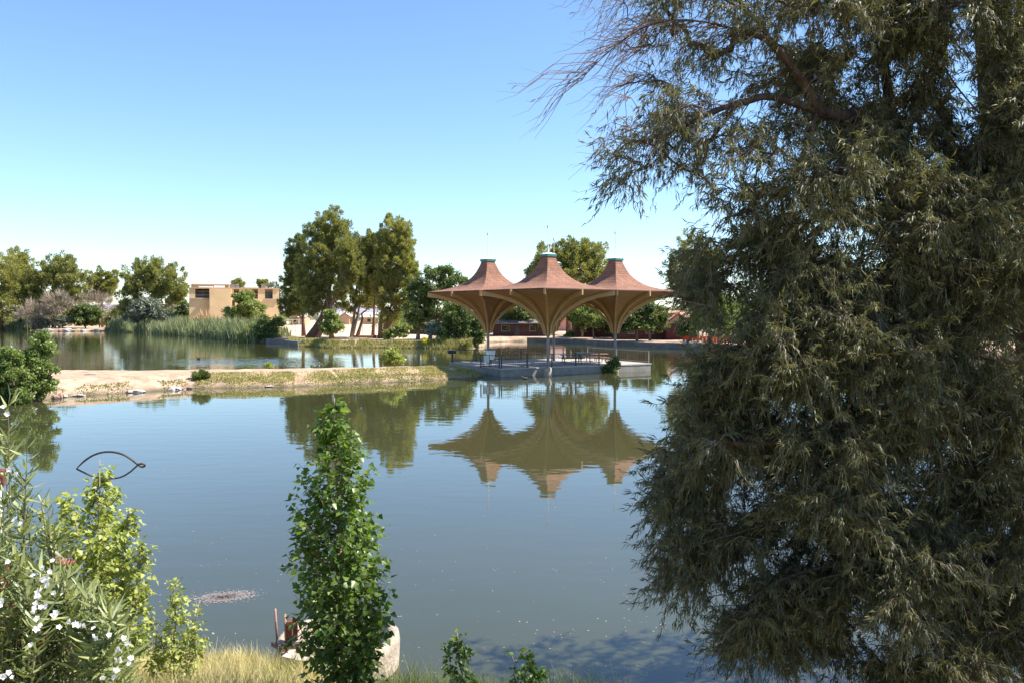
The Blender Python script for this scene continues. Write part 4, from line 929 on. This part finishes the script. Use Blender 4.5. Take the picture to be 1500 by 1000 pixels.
# fish outline bent from rod, on a stake
FD = 8.3
up_ = [(112, 686), (122, 676), (135, 667), (150, 662), (165, 661.5), (180, 665), (192, 672), (201, 679), (207, 683), (211, 682.5), (212, 680), (208, 678.5), (203, 679.5)]
lo_ = [(203, 679.5), (197, 685), (190, 691), (180, 697), (168, 700), (152, 700), (136, 697), (122, 691), (112, 686)]
root = thing('fish_sculpture', 'fish outline bent from dark metal rod against the water', 'sculpture', at(160, 760, FD))
def smooth_px(l, k=5):
    P = [np.array(p, float) for p in l]; out = []
    for i in range(len(P) - 1):
        a, b, c, d_ = P[max(i - 1, 0)], P[i], P[i + 1], P[min(i + 2, len(P) - 1)]
        for j in range(k):
            t = j / k; out.append(.5 * (2 * b + (c - a) * t + (2 * a - 5 * b + 4 * c - d_) * t * t + (3 * b - a - 3 * c + d_) * t ** 3))
    return out + [P[-1]]
up_, lo_ = smooth_px(up_), smooth_px(lo_)
mb = MB(); mb.tube([at(p[0], p[1], FD + .015 * math.sin(i / 5)) for i, p in enumerate(up_)], np.interp(np.arange(len(up_)), [0, 6], [.005, .0105]), 8); mb.build('upper_rod', M['rust_dark'], root, True)
mb = MB(); mb.tube([at(p[0], p[1], FD + .01) for p in lo_], .0085, 8); mb.build('lower_rod', M['rust_dark'], root, True)
zz = gz(*at(155, 700, FD)[:2]); b0 = at(155, 700, FD + .01); mb = MB(); mb.tube([b0, (b0[0], b0[1], zz - .2)], .012, 8); mb.build('stake', M['rust_dark'], root, True)
# post at the left frame edge
b0 = at(-1, 700, 6.6); root = thing('post', 'thin pale post with brown head at the left picture edge', 'post', (b0[0], b0[1], gz(b0[0], b0[1])))
mb = MB(); mb.tube([(b0[0], b0[1], root.location.z - .2), (b0[0], b0[1], b0[2] - .08)], .02, 8); mb.build('pole', M['white'], root, True)
mb = MB(); mb.box((b0[0], b0[1], b0[2]), (.07, .07, .15), .3, .01); mb.build('head', M['rust'], root)

# ------------------------------------------------------------------ near poplars
def poplar(name, label, stems, nleaf, size, m, group=None, seed=1, spread=1.0, dens_low=0.0):
    """stems: list of (px_base, py_base, px_top, py_top, depth, [(t, halfwidth_px)...])"""
    s0 = stems[0]; b = at(s0[0], s0[1], s0[4]); zg = gz(b[0], b[1])
    root = thing(name, label, 'poplar', (b[0], b[1], zg), group)
    tb = MB(); Ps, Ds, Ns = [], [], []
    tot = sum(max(w for _, w in s[5]) * abs(s[1] - s[3]) for s in stems)
    for s in stems:
        a, e = at(s[0], s[1], s[4]), at(s[2], s[3], s[4]); g = np.array([a[0], a[1], gz(a[0], a[1]) - .05])
        wob = rng.normal(0, .02, (6, 3)); wob[0] = wob[-1] = 0
        ax = [a + (e - a) * t + wob[i] for i, t in enumerate(np.linspace(0, 1, 6))]
        H_ = np.linalg.norm(e - a); r0 = .006 + .009 * H_
        tb.tube([g] + ax if g[2] < a[2] else ax, np.linspace(r0, .003, 7 if g[2] < a[2] else 6), 7)
        pxm = s[4] / F; n = int(nleaf * max(w for _, w in s[5]) * abs(s[1] - s[3]) / tot)
        ts = np.array([q[0] for q in s[5]]); ws = np.array([q[1] for q in s[5]]) * pxm * spread
        # side shoots climb steeply; leaves sit along them
        nb = max(6, int(n / 16)); tt = rng.uniform(ts[0], ts[-1], nb * 4); wt = np.interp(tt, ts, ws); tt = tt[rng.random(nb * 4) < (wt / ws.max()) * .9 + .1][:nb]
        for t in tt:
            w = np.interp(t, ts, ws); axp = a + (e - a) * max(t - .55 * w / H_ , 0.0)
            az = rng.uniform(0, 2 * math.pi); rr = w * rng.uniform(.45, 1.0) ; hgt = w * rng.uniform(.45, 1.1)
            end = a + (e - a) * t + np.array([math.cos(az) * rr, math.sin(az) * rr, 0.1 * hgt]); mid = axp * .45 + end * .55 + np.array([math.cos(az) * rr * .12, math.sin(az) * rr * .12, -.12 * hgt])
            tb.tube([axp, mid, end], [.004, .003, .0015], 4, False)
            k = rng.integers(10, 20); u = rng.uniform(.1, 1, (k, 1)) ** .8
            q = np.where(u < .5, axp + (mid - axp) * u * 2, mid + (end - mid) * (u - .5) * 2)
            Ps.append(q + rng.normal(0, .035, (k, 3))); o_ = unit(np.array([math.cos(az), math.sin(az), 0]) + rng.normal(0, .7, (k, 3)))
            Ds.append(unit(o_ + np.array([0, 0, -.45]))); Ns.append(unit(o_ * .8 + np.array([0, 0, .55]) + rng.normal(0, .5, (k, 3))))
        k = max(8, int(H_ * 26)); u = rng.uniform(.05, 1, (k, 1)); q = a + (e - a) * u
        Ps.append(q + rng.normal(0, .02, (k, 3))); o_ = unit(rng.normal(0, 1, (k, 3)) * np.array([1, 1, .3])); Ds.append(unit(o_ + np.array([0, 0, .1]))); Ns.append(unit(o_ * .4 + np.array([0, 0, 1]) + rng.normal(0, .4, (k, 3))))
    tb.build('stem', M['stem'], root, True)
    P = np.concatenate(Ps); n = len(P); sz = size * rng.uniform(.55, 1.2, n)
    V, Qd = leaves(P, np.concatenate(Ds), np.concatenate(Ns), sz, sz * rng.uniform(.8, 1.0, n), 'delta')
    mesh_np('foliage', V, Qd, M[m], root); return root
poplar('poplar_sapling', 'dark green young poplar in front of the concrete standpipe', [(503, 1050, 490, 582, 7.7, [(0.0, 30), (.1, 40), (.2, 54), (.3, 70), (.4, 74), (.5, 66), (.62, 55), (.75, 50), (.85, 36), (.93, 18), (1.0, 4)])], 6600, .072, 'poplar', spread=1.27)
poplar('poplar_sapling', 'yellow green many stemmed poplar beside the white oleander', [
    (150, 960, 146, 672, 7.4, [(0, 30), (.2, 34), (.5, 30), (.75, 24), (1, 6)]), (120, 960, 100, 728, 7.2, [(0, 26), (.4, 28), (.8, 18), (1, 5)]), (95, 950, 62, 742, 7.3, [(0, 20), (.5, 22), (.8, 16), (1, 6)]),
    (170, 960, 190, 742, 7.6, [(0, 30), (.4, 26), (.8, 18), (1, 6)]), (185, 960, 210, 795, 7.5, [(0, 24), (.5, 18), (.9, 12), (1, 5)]), (130, 960, 165, 710, 7.7, [(0, 24), (.5, 24), (.8, 16), (1, 5)])], 6200, .056, 'poplar_y', spread=1.15)
poplar('poplar_sapling', 'small yellow green poplar between oleander and standpipe', [(255, 985, 258, 852, 8.2, [(0, 30), (.3, 34), (.6, 20), (.85, 8), (1, 4)]), (235, 985, 222, 900, 8.1, [(0, 22), (.6, 18), (1, 5)]), (275, 985, 292, 880, 8.3, [(0, 24), (.5, 20), (1, 6)])], 1300, .05, 'poplar_y', spread=1.15)
poplar('poplar_sapling', 'little dark sapling left of two at the bottom water edge', [(675, 1035, 669, 921, 8.8, [(0, 20), (.3, 28), (.6, 22), (.85, 13), (1, 5)])], 420, .07, 'poplar')
poplar('poplar_sapling', 'little dark sapling right of two at the bottom water edge', [(770, 1035, 774, 953, 8.9, [(0, 28), (.5, 32), (.85, 22), (1, 9)]), (765, 1035, 748, 955, 8.9, [(0, 10), (.7, 8), (1, 4)])], 400, .07, 'poplar')

# ------------------------------------------------------------------ oleander with white flowers
def oleander():
    base = np.array([-2.75, 4.6]); zg = gz(*base); root = thing('oleander', 'oleander bush with narrow leaves and white flowers in the left corner', 'shrub', (base[0], base[1], zg))
    tb = MB(); Ps, Ds, Ns = [], [], []; tips = []
    for i in range(380):
        px = rng.uniform(-190, 190); top = 815 + max(0, px - 60) * .6 + rng.uniform(0, 110) - (110 * rng.random() if px < 10 else 0)
        if rng.random() < .45: top += rng.uniform(60, 280)
        d_ = rng.uniform(3.9, 5.4); tip = at(px, min(top, 1040), d_)
        if i < 9: tip = at([12, 30, 60, 20, 34, 70, 6, 40, 84][i], [592, 690, 735, 720, 775, 740, 640, 655, 780][i] , [4.6, 4.4, 4.3, 4.5, 4.2, 4.4, 4.7, 4.3, 4.4][i])
        b0 = np.array([tip[0] * .75 + base[0] * .25 + rng.normal(0, .12), tip[1] * .8 + base[1] * .2 + rng.normal(0, .1), zg]); b0[2] = gz(b0[0], b0[1])
        mid = (b0 + tip) / 2 + (tip - b0) * np.array([-.18, -.18, .10]); pts = [b0, mid * .8 + b0 * .2, mid * .5 + tip * .5, tip]
        tb.tube(pts, [.008, .006, .004, .002], 5, False); tips.append((tip, unit(tip - pts[2])))
        k = rng.integers(30, 60); u = rng.uniform(.25, 1, (k, 1)) ** .6; A, B, C = b0, pts[2], tip
        q = np.where(u < .6, A + (B - A) * (u / .6), B + (C - B) * ((u - .6) / .4)); ax = unit(C - B)
        out = unit(rng.normal(0, 1, (k, 3)) * np.array([1, 1, .5])); Ps.append(q); Ds.append(unit(out * .9 + ax * rng.uniform(.2, .9, (k, 1)))); Ns.append(unit(ax + rng.normal(0, .4, (k, 3))))
    tb.build('stem', M['stem_green'], root, True)
    P = np.concatenate(Ps); n = len(P); V, Qd = leaves(P, np.concatenate(Ds), np.concatenate(Ns), rng.uniform(.07, .15, n), rng.uniform(.011, .019, n), 'lance', -.05)
    mesh_np('foliage', V, Qd, M['oleander'], root)
    # flower clusters at shoot tips
    spots = [(65, 850, 4.2, 7), (58, 878, 4.2, 6), (68, 864, 4.1, 5), (50, 864, 4.3, 3), (55, 908, 4.2, 3), (72, 905, 4.2, 2), (16, 692, 4.4, 2), (26, 765, 4.4, 2), (8, 600, 4.6, 2), (118, 915, 4.2, 3), (145, 925, 4.2, 4), (180, 940, 4.2, 4), (183, 962, 4.2, 4), (160, 990, 4.1, 3), (8, 988, 4, 5), (100, 914, 4.2, 2), (3, 885, 4.2, 2), (4, 822, 4.3, 2), (40, 940, 4.1, 1)]
    for (px, py, d_, nf) in spots:
        c = at(px, py, d_ - .45); Pp, Dp, Np = [], [], []
        for j in range(nf):
            fc = c + rng.normal(0, .013, 3) * (1 + nf / 6); ax = unit(np.array([rng.normal(0, .5), -.8 + rng.normal(0, .3), .5 + rng.normal(0, .4)]))
            x = unit(np.cross(ax, rdir(1)[0])); y = np.cross(ax, x)
            for q in range(5):
                a = 2 * math.pi * q / 5; dd = x * math.cos(a) + y * math.sin(a); Pp.append(fc - dd * .001); Dp.append(unit(dd + ax * rng.uniform(.1, .8))); Np.append(unit(ax + rng.normal(0, .35, 3)))
            V, Qd = leaves(np.array(Pp), np.array(Dp), np.array(Np), rng.uniform(.014, .021), .016, 'quad'); mesh_np('flower', V, Qd, M['petal'], root)
            Pp, Dp, Np = [], [], []

    for (px, py) in ((85, 820), (100, 825), (5, 860), (6, 835), (112, 962), (108, 950), (18, 895), (60, 935)):
        c = at(px, py, 4.1); n = 14; P = c + rng.normal(0, .015, (n, 3)); V, Qd = leaves(P, unit(np.array([0, 0, 1.0]) + rng.normal(0, .5, (n, 3))), rdir(n), .025, .008, 'quad'); mesh_np('bud_cluster', V, Qd, M['bud'], root)
oleander()

# ------------------------------------------------------------------ near grass
def near_grass(n, region, m, h, w, label, seed):
    x = rng.uniform(region[0], region[1], n); y = rng.uniform(region[2], region[3], n)
    d_, ins_ = sdf(x, y); keep = (~ins_) & (vnoise(x * 1.1, y * 1.1, seed) + rng.uniform(-.35, .35, n) > -.12); x, y = x[keep], y[keep]; z = ground_z(x, y); k = len(x)
    hh = rng.uniform(h[0], h[1], k) * (.8 + .8 * vnoise(x * 1.7, y * 1.7, seed + 3)); D = unit(np.stack([rng.normal(-.1, .4, k), rng.normal(0, .4, k), np.ones(k)], 1))
    V, Qd = leaves(np.stack([x, y, z - .02], 1), D, rdir(k) * np.array([1, 1, .2]), hh, rng.uniform(.7, 1.5, k) * w, 'blade', .3)
    return stuff(mesh_np('grass', V, Qd, M[m]), label, 'grass')
near_grass(42000, (-5.2, -2.1, 5.6, 11.6), 'dry_grass', (.2, .5), .0055, 'dry straw yellow grass on the near bank beside the standpipe', 30)
near_grass(13000, (-5.2, -2.6, 5.6, 11.4), 'green_grass', (.15, .42), .006, 'green grass mixed through the straw on the near bank', 33)
near_grass(16000, (-2.9, 1.2, 6.5, 10.9), 'green_grass', (.25, .6), .005, 'dark green grass under the young poplar at the water edge', 36)
near_grass(30000, (-14, -5, 3.5, 12.5), 'dry_grass', (.2, .5), .007, 'dry straw grass left of the oleander', 39)
# causeway grass
def cause_grass(n, m, h, w, lo, hi, keepf, label):
    pts = np.array(CAUSE_N); ln = np.linalg.norm(np.diff(pts, axis=0), axis=1); seg = rng.choice(len(pts) - 1, n, p=ln / ln.sum()); t = rng.random((n, 1))
    p = pts[seg] * (1 - t) + pts[seg + 1] * t; e_ = unit(pts[seg + 1] - pts[seg]); nn = np.stack([-e_[:, 1], e_[:, 0]], 1); nn = np.where(nn[:, 1:2] < 0, -nn, nn)
    p = p + nn * rng.uniform(lo, hi, (n, 1)); k = keepf(p[:, 0], p[:, 1]); p = p[k]; n = len(p); z = ground_z(p[:, 0], p[:, 1])
    D = unit(np.stack([rng.normal(0, .55, n), rng.normal(0, .55, n), np.ones(n)], 1)); V, Qd = leaves(np.column_stack([p, z - .01]), D, rdir(n) * np.array([1, 1, .2]), rng.uniform(*h, n), w * rng.uniform(.6, 1.5, n), 'quad')
    return stuff(mesh_np('grass', V, Qd, M[m]), label, 'grass')
cause_grass(46000, 'bank_grass', (.05, .15), .05, .05, 2.7, lambda x, y: (vnoise(x * .8, y * .8, 41) + rng.uniform(-.4, .4, len(x)) > -.1) & (x > -21.5), 'short yellowing grass on the causeway bank')
cause_grass(5000, 'green_grass', (.06, .2), .05, .0, 1.3, lambda x, y: (vnoise(x * .5, y * .5, 44) > .02) | ((x < -24.5) & (y < 52.8) & (x > -27.2)), 'green weeds along the causeway waterline')

# ------------------------------------------------------------------ flecks and scum on the near water
n = 2300
fx = rng.uniform(-12, 9, n); fy = 10.8 + rng.exponential(3.4, n); kk = (vnoise(fx * .9, fy * 1.4, 51) + rng.uniform(-.45, .25, n) > .02)
fx, fy = fx[kk], fy[kk]; dd_, ii_ = sdf(fx, fy); fx, fy = fx[ii_], fy[ii_]; n = len(fx)
V, Qd = leaves(np.stack([fx, fy, np.full(n, .004)], 1), unit(rng.normal(size=(n, 3)) * np.array([1, 1, 0])), np.tile([0, 0, 1.0], (n, 1)), rng.uniform(.01, .055, n), rng.uniform(.005, .02, n))
stuff(mesh_np('floating_debris', V, Qd, M['fleck']), 'pale leaf flecks floating on the near water', 'debris')
n = 2600; t = rng.normal(0, 1, (n, 2)); c = at(325, 877, 14.5); c0 = np.array([(325 - 750) / F * 14.5, 14.45])
V, Qd = leaves(np.stack([c0[0] + t[:, 0] * .22, c0[1] + t[:, 1] * .13 + t[:, 0] * .04, np.full(n, .006)], 1), unit(rng.normal(size=(n, 3)) * np.array([1, 1, 0])), np.tile([0, 0, 1.0], (n, 1)), rng.uniform(.01, .045, n), rng.uniform(.006, .02, n))
stuff(mesh_np('floating_scum', V, Qd, M['scum']), 'pinkish patch of floating scum left of the standpipe', 'scum')

# ------------------------------------------------------------------ the big willow on the right
def willow():
    BX, BY = 5.55, 8.6; zg = gz(BX, BY)
    root = thing('willow_tree', 'large grey green weeping tree filling the right side of the view', 'tree', (BX, BY, zg))
    nodes, par, rad = [], [], []
    def chain(pts, p0=None, sub=3):
        """adds a hand placed limb; returns node ids"""
        ids = []; pts = [np.array(p, float) for p in pts]; prev = p0
        if p0 is not None: pts = [nodes[p0]] + pts
        for i in range(len(pts) - 1):
            for k in range(sub):
                t = (k + 1) / sub; q = pts[i] * (1 - t) + pts[i + 1] * t
                a = pts[max(i - 1, 0)]; b = pts[min(i + 2, len(pts) - 1)]
                m1 = (pts[i + 1] - a) / 2; m2 = (b - pts[i]) / 2; t2, t3 = t * t, t * t * t
                q = (2 * t3 - 3 * t2 + 1) * pts[i] + (t3 - 2 * t2 + t) * m1 + (-2 * t3 + 3 * t2) * pts[i + 1] + (t3 - t2) * m2
                nodes.append(q); par.append(prev if prev is not None else -1); prev = len(nodes) - 1; ids.append(prev)
        return ids
    def near(p): return int(np.argmin(np.linalg.norm(np.array(nodes) - np.array(p), axis=1)))
    A = lambda *l: [at(*p) for p in l]
    tr = chain([(BX, BY, zg - .2)] + A((1545, 800, 8.6), (1530, 600, 8.5), (1500, 400, 8.4), (1466, 200, 8.2), (1455, 60, 8.1), (1440, -80, 8.0), (1450, -320, 8.0)))
    D2 = chain(A((1400, 340, 7.90), (1318, 235, 7.20), (1300, 130, 7.10), (1286, 40, 7.00), (1262, -100, 7.00)), near(at(1505, 430, 8.40)))
    A1 = chain(A((1290, 203, 7.00), (1267, 173, 6.90), (1234, 170, 6.55), (1197, 163, 6.45), (1160, 150, 6.35), (1122, 142, 6.25), (1090, 150, 6.15), (1052, 161, 6.05), (1005, 182, 5.95), (972, 200, 5.85)), near(at(1318, 235, 7.20)))
    B1 = chain(A((1173, 117, 6.30), (1145, 80, 6.20), (1122, 58, 6.15), (1080, 44, 6.05), (1033, 33, 5.95), (987, 30, 5.85), (940, 42, 5.75), (893, 75, 5.70), (850, 118, 5.65)), near(at(1200, 165, 6.45)))
    chain(A((1103, 23, 6.15), (1062, 0, 6.05), (1020, -30, 5.95), (960, -50, 5.85)), near(at(1128, 62, 6.15)))
    F1 = chain(A((1052, 191, 6.00), (1028, 224, 5.95), (1017, 252, 5.90), (987, 238, 5.85), (958, 214, 5.80), (926, 207, 5.75), (905, 222, 5.75)), near(at(1078, 152, 6.15)))
    chain(A((1185, 200, 6.35), (1165, 252, 6.25), (1120, 300, 6.05), (1060, 320, 5.95)), near(at(1197, 165, 6.45)))
    chain(A((1270, 260, 6.55), (1240, 300, 6.35), (1180, 350, 6.05), (1120, 400, 5.85), (1060, 430, 5.75)), near(at(1330, 250, 7.20)))
    G = chain(A((1430, 520, 7.70), (1330, 500, 6.55), (1220, 490, 6.05), (1130, 500, 5.75), (1060, 520, 5.55)), near(at(1525, 560, 8.50)))
    chain(A((1440, 640, 7.70), (1340, 620, 6.35), (1230, 630, 5.85), (1110, 650, 5.55), (1010, 640, 5.40), (960, 660, 5.35)), near(at(1530, 640, 8.50)))
    chain(A((1450, 720, 7.70), (1340, 720, 6.25), (1220, 740, 5.75), (1080, 780, 5.45), (985, 815, 5.35), (950, 880, 5.35)), near(at(1540, 720, 8.50)))
    chain(A((1460, 790, 7.60), (1360, 800, 6.25), (1250, 820, 5.75), (1140, 850, 5.55), (1070, 910, 5.45), (1050, 960, 5.45)), near(at(1543, 780, 8.60)))
    chain(A((1480, 850, 7.60), (1400, 890, 5.95), (1300, 930, 5.55), (1220, 960, 5.35)), near(at(1546, 820, 8.60)))
    chain(A((1420, 150, 8.00), (1390, 110, 7.90), (1370, 60, 7.80), (1350, -20, 7.80)), near(at(1464, 190, 8.20)))
    chain(A((1500, 250, 7.60), (1540, 200, 6.90), (1580, 100, 6.35)), near(at(1480, 300, 8.30)))
    # limbs of the part that stands out of the frame
    for e_ in ((6.5, 6.5, 8.2), (7.5, 8.5, 9.5), (6.2, 8.0, 11), (4.8, 7.6, 10.5), (7.8, 6.8, 6.2), (5.4, 10.5, 9.5), (4.2, 9.2, 9.5), (6.0, 10.6, 5.5), (5.4, 5.9, 7.4)):
        s_ = near(at(1462, 150, 8.2)); a = nodes[s_]; e_ = np.array(e_); chain([a * .6 + e_ * .4 + np.array([0, 0, .4]), e_], s_)
    # cluster centres: where the crown hangs
    dense = np.array([(1020, 330), (1018, 430), (1052, 490), (1035, 555), (1012, 615), (995, 655), (972, 695), (966, 750), (982, 790), (985, 835), (985, 862), (1022, 855), (1062, 825), (1130, 800), (1150, 815), (1110, 850), (1075, 900), (1058, 950), (1110, 965), (1190, 930), (1235, 960), (1270, 1005), (1560, 1015), (1560, -60), (1410, -60), (1445, 60), (1440, 215), (1385, 225), (1300, 200), (1220, 250), (1130, 270)], float)
    upper = np.array([(870, -60), (905, 60), (900, 110), (930, 170), (890, 225), (905, 265), (950, 260), (1000, 290), (1130, 300), (1240, 240), (1385, 220), (1385, -60)], float)
    holes = [(1415, 372, 24, 34), (1490, 395, 22, 16), (1415, 110, 32, 95), (1010, 275, 20, 28), (1145, 255, 22, 18), (1060, 60, 22, 14), (1005, 110, 24, 26), (1088, 205, 16, 16), (1262, 120, 18, 34), (1330, 110, 22, 26), (1350, 190, 20, 16), (1110, 100, 20, 18), (1180, 215, 20, 14), (950, 150, 22, 26), (1200, 690, 30, 18), (1160, 600, 18, 14), (1060, 250, 20, 26), (1210, 60, 26, 18), (1160, 40, 14, 14)]
    NDENSE = 1750
    def sample(poly, n, dep, spread):
        out = []
        while len(out) < n:
            px = rng.uniform(poly[:, 0].min(), poly[:, 0].max(), 400); py = rng.uniform(poly[:, 1].min(), poly[:, 1].max(), 400)
            _, i_ = sdf(px, py, poly)
            for a, b in zip(px[i_], py[i_]):
                if any(((a - h[0]) / h[2]) ** 2 + ((b - h[1]) / h[3]) ** 2 < 1 for h in holes): continue
                if float(fbm(np.array([a / 75 + b / 300]), np.array([b / 48]), 77)[0]) < -.24 + .25 * (rng.random() - .5): continue
                f = dep(a, b) + .9 * float(fbm(np.array([a / 110]), np.array([b / 80]), 61)[0]); out.append(at(a, b, f + rng.exponential(spread)))
        return out[:n]
    dep_d = lambda a, b: 5.45 + .0012 * abs(a - 1230) + .5 * (b < 330) * (330 - b) / 330
    dep_u = lambda a, b: 5.75 + .0012 * (a - 900)
    cl = sample(dense, NDENSE, dep_d, .9) + sample(upper, 360, dep_u, .5)
    right = np.array([(1200, 300), (1160, 470), (1180, 640), (1200, 760), (1260, 900), (1330, 1010), (1560, 1010), (1560, 240), (1440, 230)], float)
    cl += sample(right, 330, lambda a, b: 6.9 + .0012 * abs(a - 1230), .5)
    topright = np.array([(1140, -60), (1160, 120), (1240, 260), (1400, 250), (1390, 180), (1400, -60)], float)
    cl += sample(topright, 170, lambda a, b: 6.5, .6)
    n_in = len(cl)
    
    while len(cl) < n_in + 520:  # unseen crown clusters added outside and behind, to shade tree and water
        rear = len(cl) >= n_in + 250
        q = rdir(1)[0] * rng.random() ** .4 * (np.array([2.7, 1.7, 3.4]) if rear else np.array([3.5, 2.5, 3.6])) + (np.array([6.3, 11.2, 5.2]) if rear else np.array([7.0, 7.0, 7.6]))
        px = 750 + q[0] / q[1] * F; py = 460 - (q[2] - HC) / q[1] * F
        if (not rear and px < 1490 and py > -50) or q[1] < 4.6 or (rear and px < 1240): continue
        cl.append(q)
    cl = np.array(cl); big = np.arange(len(cl)) >= n_in
    # connect each cluster to the nearest wood, nearest first
    todo = list(range(len(cl))); leaf_at = {}
    Nn_ = np.array(nodes); dist = np.min(np.linalg.norm(cl[:, None] - Nn_[None], axis=2), 1); near_id = np.argmin(np.linalg.norm(cl[:, None] - Nn_[None], axis=2), 1)
    done = np.zeros(len(cl), bool)
    for _ in range(len(cl)):
        i = int(np.argmin(np.where(done, 1e9, dist))); done[i] = True; p = int(near_id[i]); a = nodes[p]; b = cl[i]; ln = np.linalg.norm(b - a)
        mid = (a + b) / 2 + np.array([0, 0, .10 * ln]) + rng.normal(0, .05 * ln, 3)
        nodes.append(mid); par.append(p); nodes.append(b); par.append(len(nodes) - 2); leaf_at[i] = len(nodes) - 1
        for q_, idq in ((mid, len(nodes) - 2), (b, len(nodes) - 1)):
            dn_ = np.linalg.norm(cl - q_, axis=1); up_ = (dn_ < dist) & ~done; dist[up_] = dn_[up_]; near_id[up_] = idq
    nn = len(nodes); w = np.zeros(nn)
    for i in leaf_at.values(): w[i] += 1
    ww = w.copy(); kids = [[] for _ in range(nn)]
    for i in range(nn - 1, -1, -1):
        if par[i] >= 0: kids[par[i]].append(i)
    order = []; st = [i for i in range(nn) if par[i] < 0]
    while st:
        q = st.pop(); order.append(q); st += kids[q]
    acc = np.maximum(w, .6)
    for q in reversed(order):
        if par[q] >= 0: acc[par[q]] += acc[q]
    rad = .0024 * acc ** .50; rad = np.minimum(rad, .19)
    lowlimb = [q for q in range(nn) if nodes[q][2] < 5.6 and q not in set(tr)]
    rad[lowlimb] = np.minimum(rad[lowlimb] * .62, .035)
    for k_, q in enumerate(tr): rad[q] = max(rad[q], .21 - .07 * k_ / len(tr))
    # write branches as chains following the thickest child
    tb = MB(); bb = MB(); seen = set()
    for q in order:
        if q in seen: continue
        ch = [q] if par[q] < 0 else [par[q], q]; seen.add(q); c = q
        while kids[c]:
            nx = max(kids[c], key=lambda z: acc[z])
            if nx in seen: break
            ch.append(nx); seen.add(nx); c = nx
        if len(ch) < 2: continue
        rr = [rad[z] for z in ch]; rr[0] = min(rr[0], rr[1] * 1.15)
        (tb if q == order[0] else bb).tube([nodes[z] for z in ch], rr, 10 if rr[0] > .06 else (7 if rr[0] > .02 else 4), False)
    tb.build('trunk', M['bark_willow'], root, True); bb.build('branches', M['bark_willow'], root, True)
    # hanging sprays
    tw = MB(); Ps, Ds, Ns, Ls, Ws = [], [], [], [], []
    axis0 = np.array([4.6, 8.4])
    def spray(p, dirn, ln, k, ls, tw_r, leafy=1.0):
        e1 = p + dirn * ln * .45; e2 = e1 + (dirn * .75 + np.array([0, 0, -.5])) * ln * .34; e3 = e2 + (dirn * .8 + np.array([0, 0, -.35 + .7 * rng.random()])) * ln * .26
        tw.tube([p, e1, e2, e3], [tw_r, tw_r * .7, tw_r * .45, tw_r * .25], 3, False)
        k = int(k * leafy)
        if k <= 0: return
        u = rng.uniform(.05, 1, (k, 1)); q = np.where(u < .45, p + (e1 - p) * u / .45, np.where(u < .8, e1 + (e2 - e1) * (u - .45) / .35, e2 + (e3 - e2) * (u - .8) / .2))
        out = rdir(k) * np.array([1, 1, .5]); tip = u > .9
        D = unit(out * .8 + dirn * .45 + np.array([0, 0, -.5]) + np.where(tip, dirn * .8 + np.array([0, 0, .7]), 0)); Ps.append(q); Ds.append(D); Ns.append(unit(out + np.array([0, 0, .3]) + rng.normal(0, .2, (k, 3)))); Ls.append(ls * rng.uniform(.6, 1.25, k)); Ws.append(ls * .125 * rng.uniform(.7, 1.25, k))
    for i, p in enumerate(cl):
        o2 = p[:2] - axis0; o2 = o2 / (np.linalg.norm(o2) + 1e-6)
        b_ = big[i]; up_reg = (not b_) and NDENSE <= i < NDENSE + 360
        px = 750 + p[0] / p[1] * F; py = 460 - (p[2] - HC) / p[1] * F
        bare = up_reg and (px < 960 and py < 190)
        ns = 3 if b_ else (rng.integers(6, 10) if not up_reg else rng.integers(4, 7))
        for j in range(ns):
            dd = unit(np.array([o2[0] * .7, o2[1] * .7, rng.uniform(-.55, .45)]) + rng.normal(0, .65, 3)); ln = rng.uniform(.18, .46) * (1.4 if b_ else 1)
            if bare: spray(p, unit(dd + np.array([-.5, 0, -.2])), ln * 1.3, 5, .06, .003, rng.choice([0, 0, .6]))
            else: spray(p, dd, ln, 38 if not b_ else 30, .066 if not b_ else .14, .003, .62 if up_reg else 1.0)
    # bare drooping twigs at the upper left outer edge
    for q in B1[9:] + A1[20:]:
        for j in range(5):
            p = nodes[q]; dd = unit(np.array([-.8, rng.normal(0, .4), rng.uniform(-.7, .2)])); spray(p, dd, rng.uniform(.3, .75), 4, .06, .0032, rng.choice([0, 0, 0, 1.0]))
    tw.build('twigs', M['twig'], root, False)
    V, Qd = leaves(np.concatenate(Ps), np.concatenate(Ds), np.concatenate(Ns), np.concatenate(Ls), np.concatenate(Ws), 'lance', .16)
    mesh_np('foliage', V, Qd, M['willow'], root)
    print('willow leaves', len(V) // 6, 'twig faces', len(tw.f))
willow()
print('objects', len(bpy.data.objects))
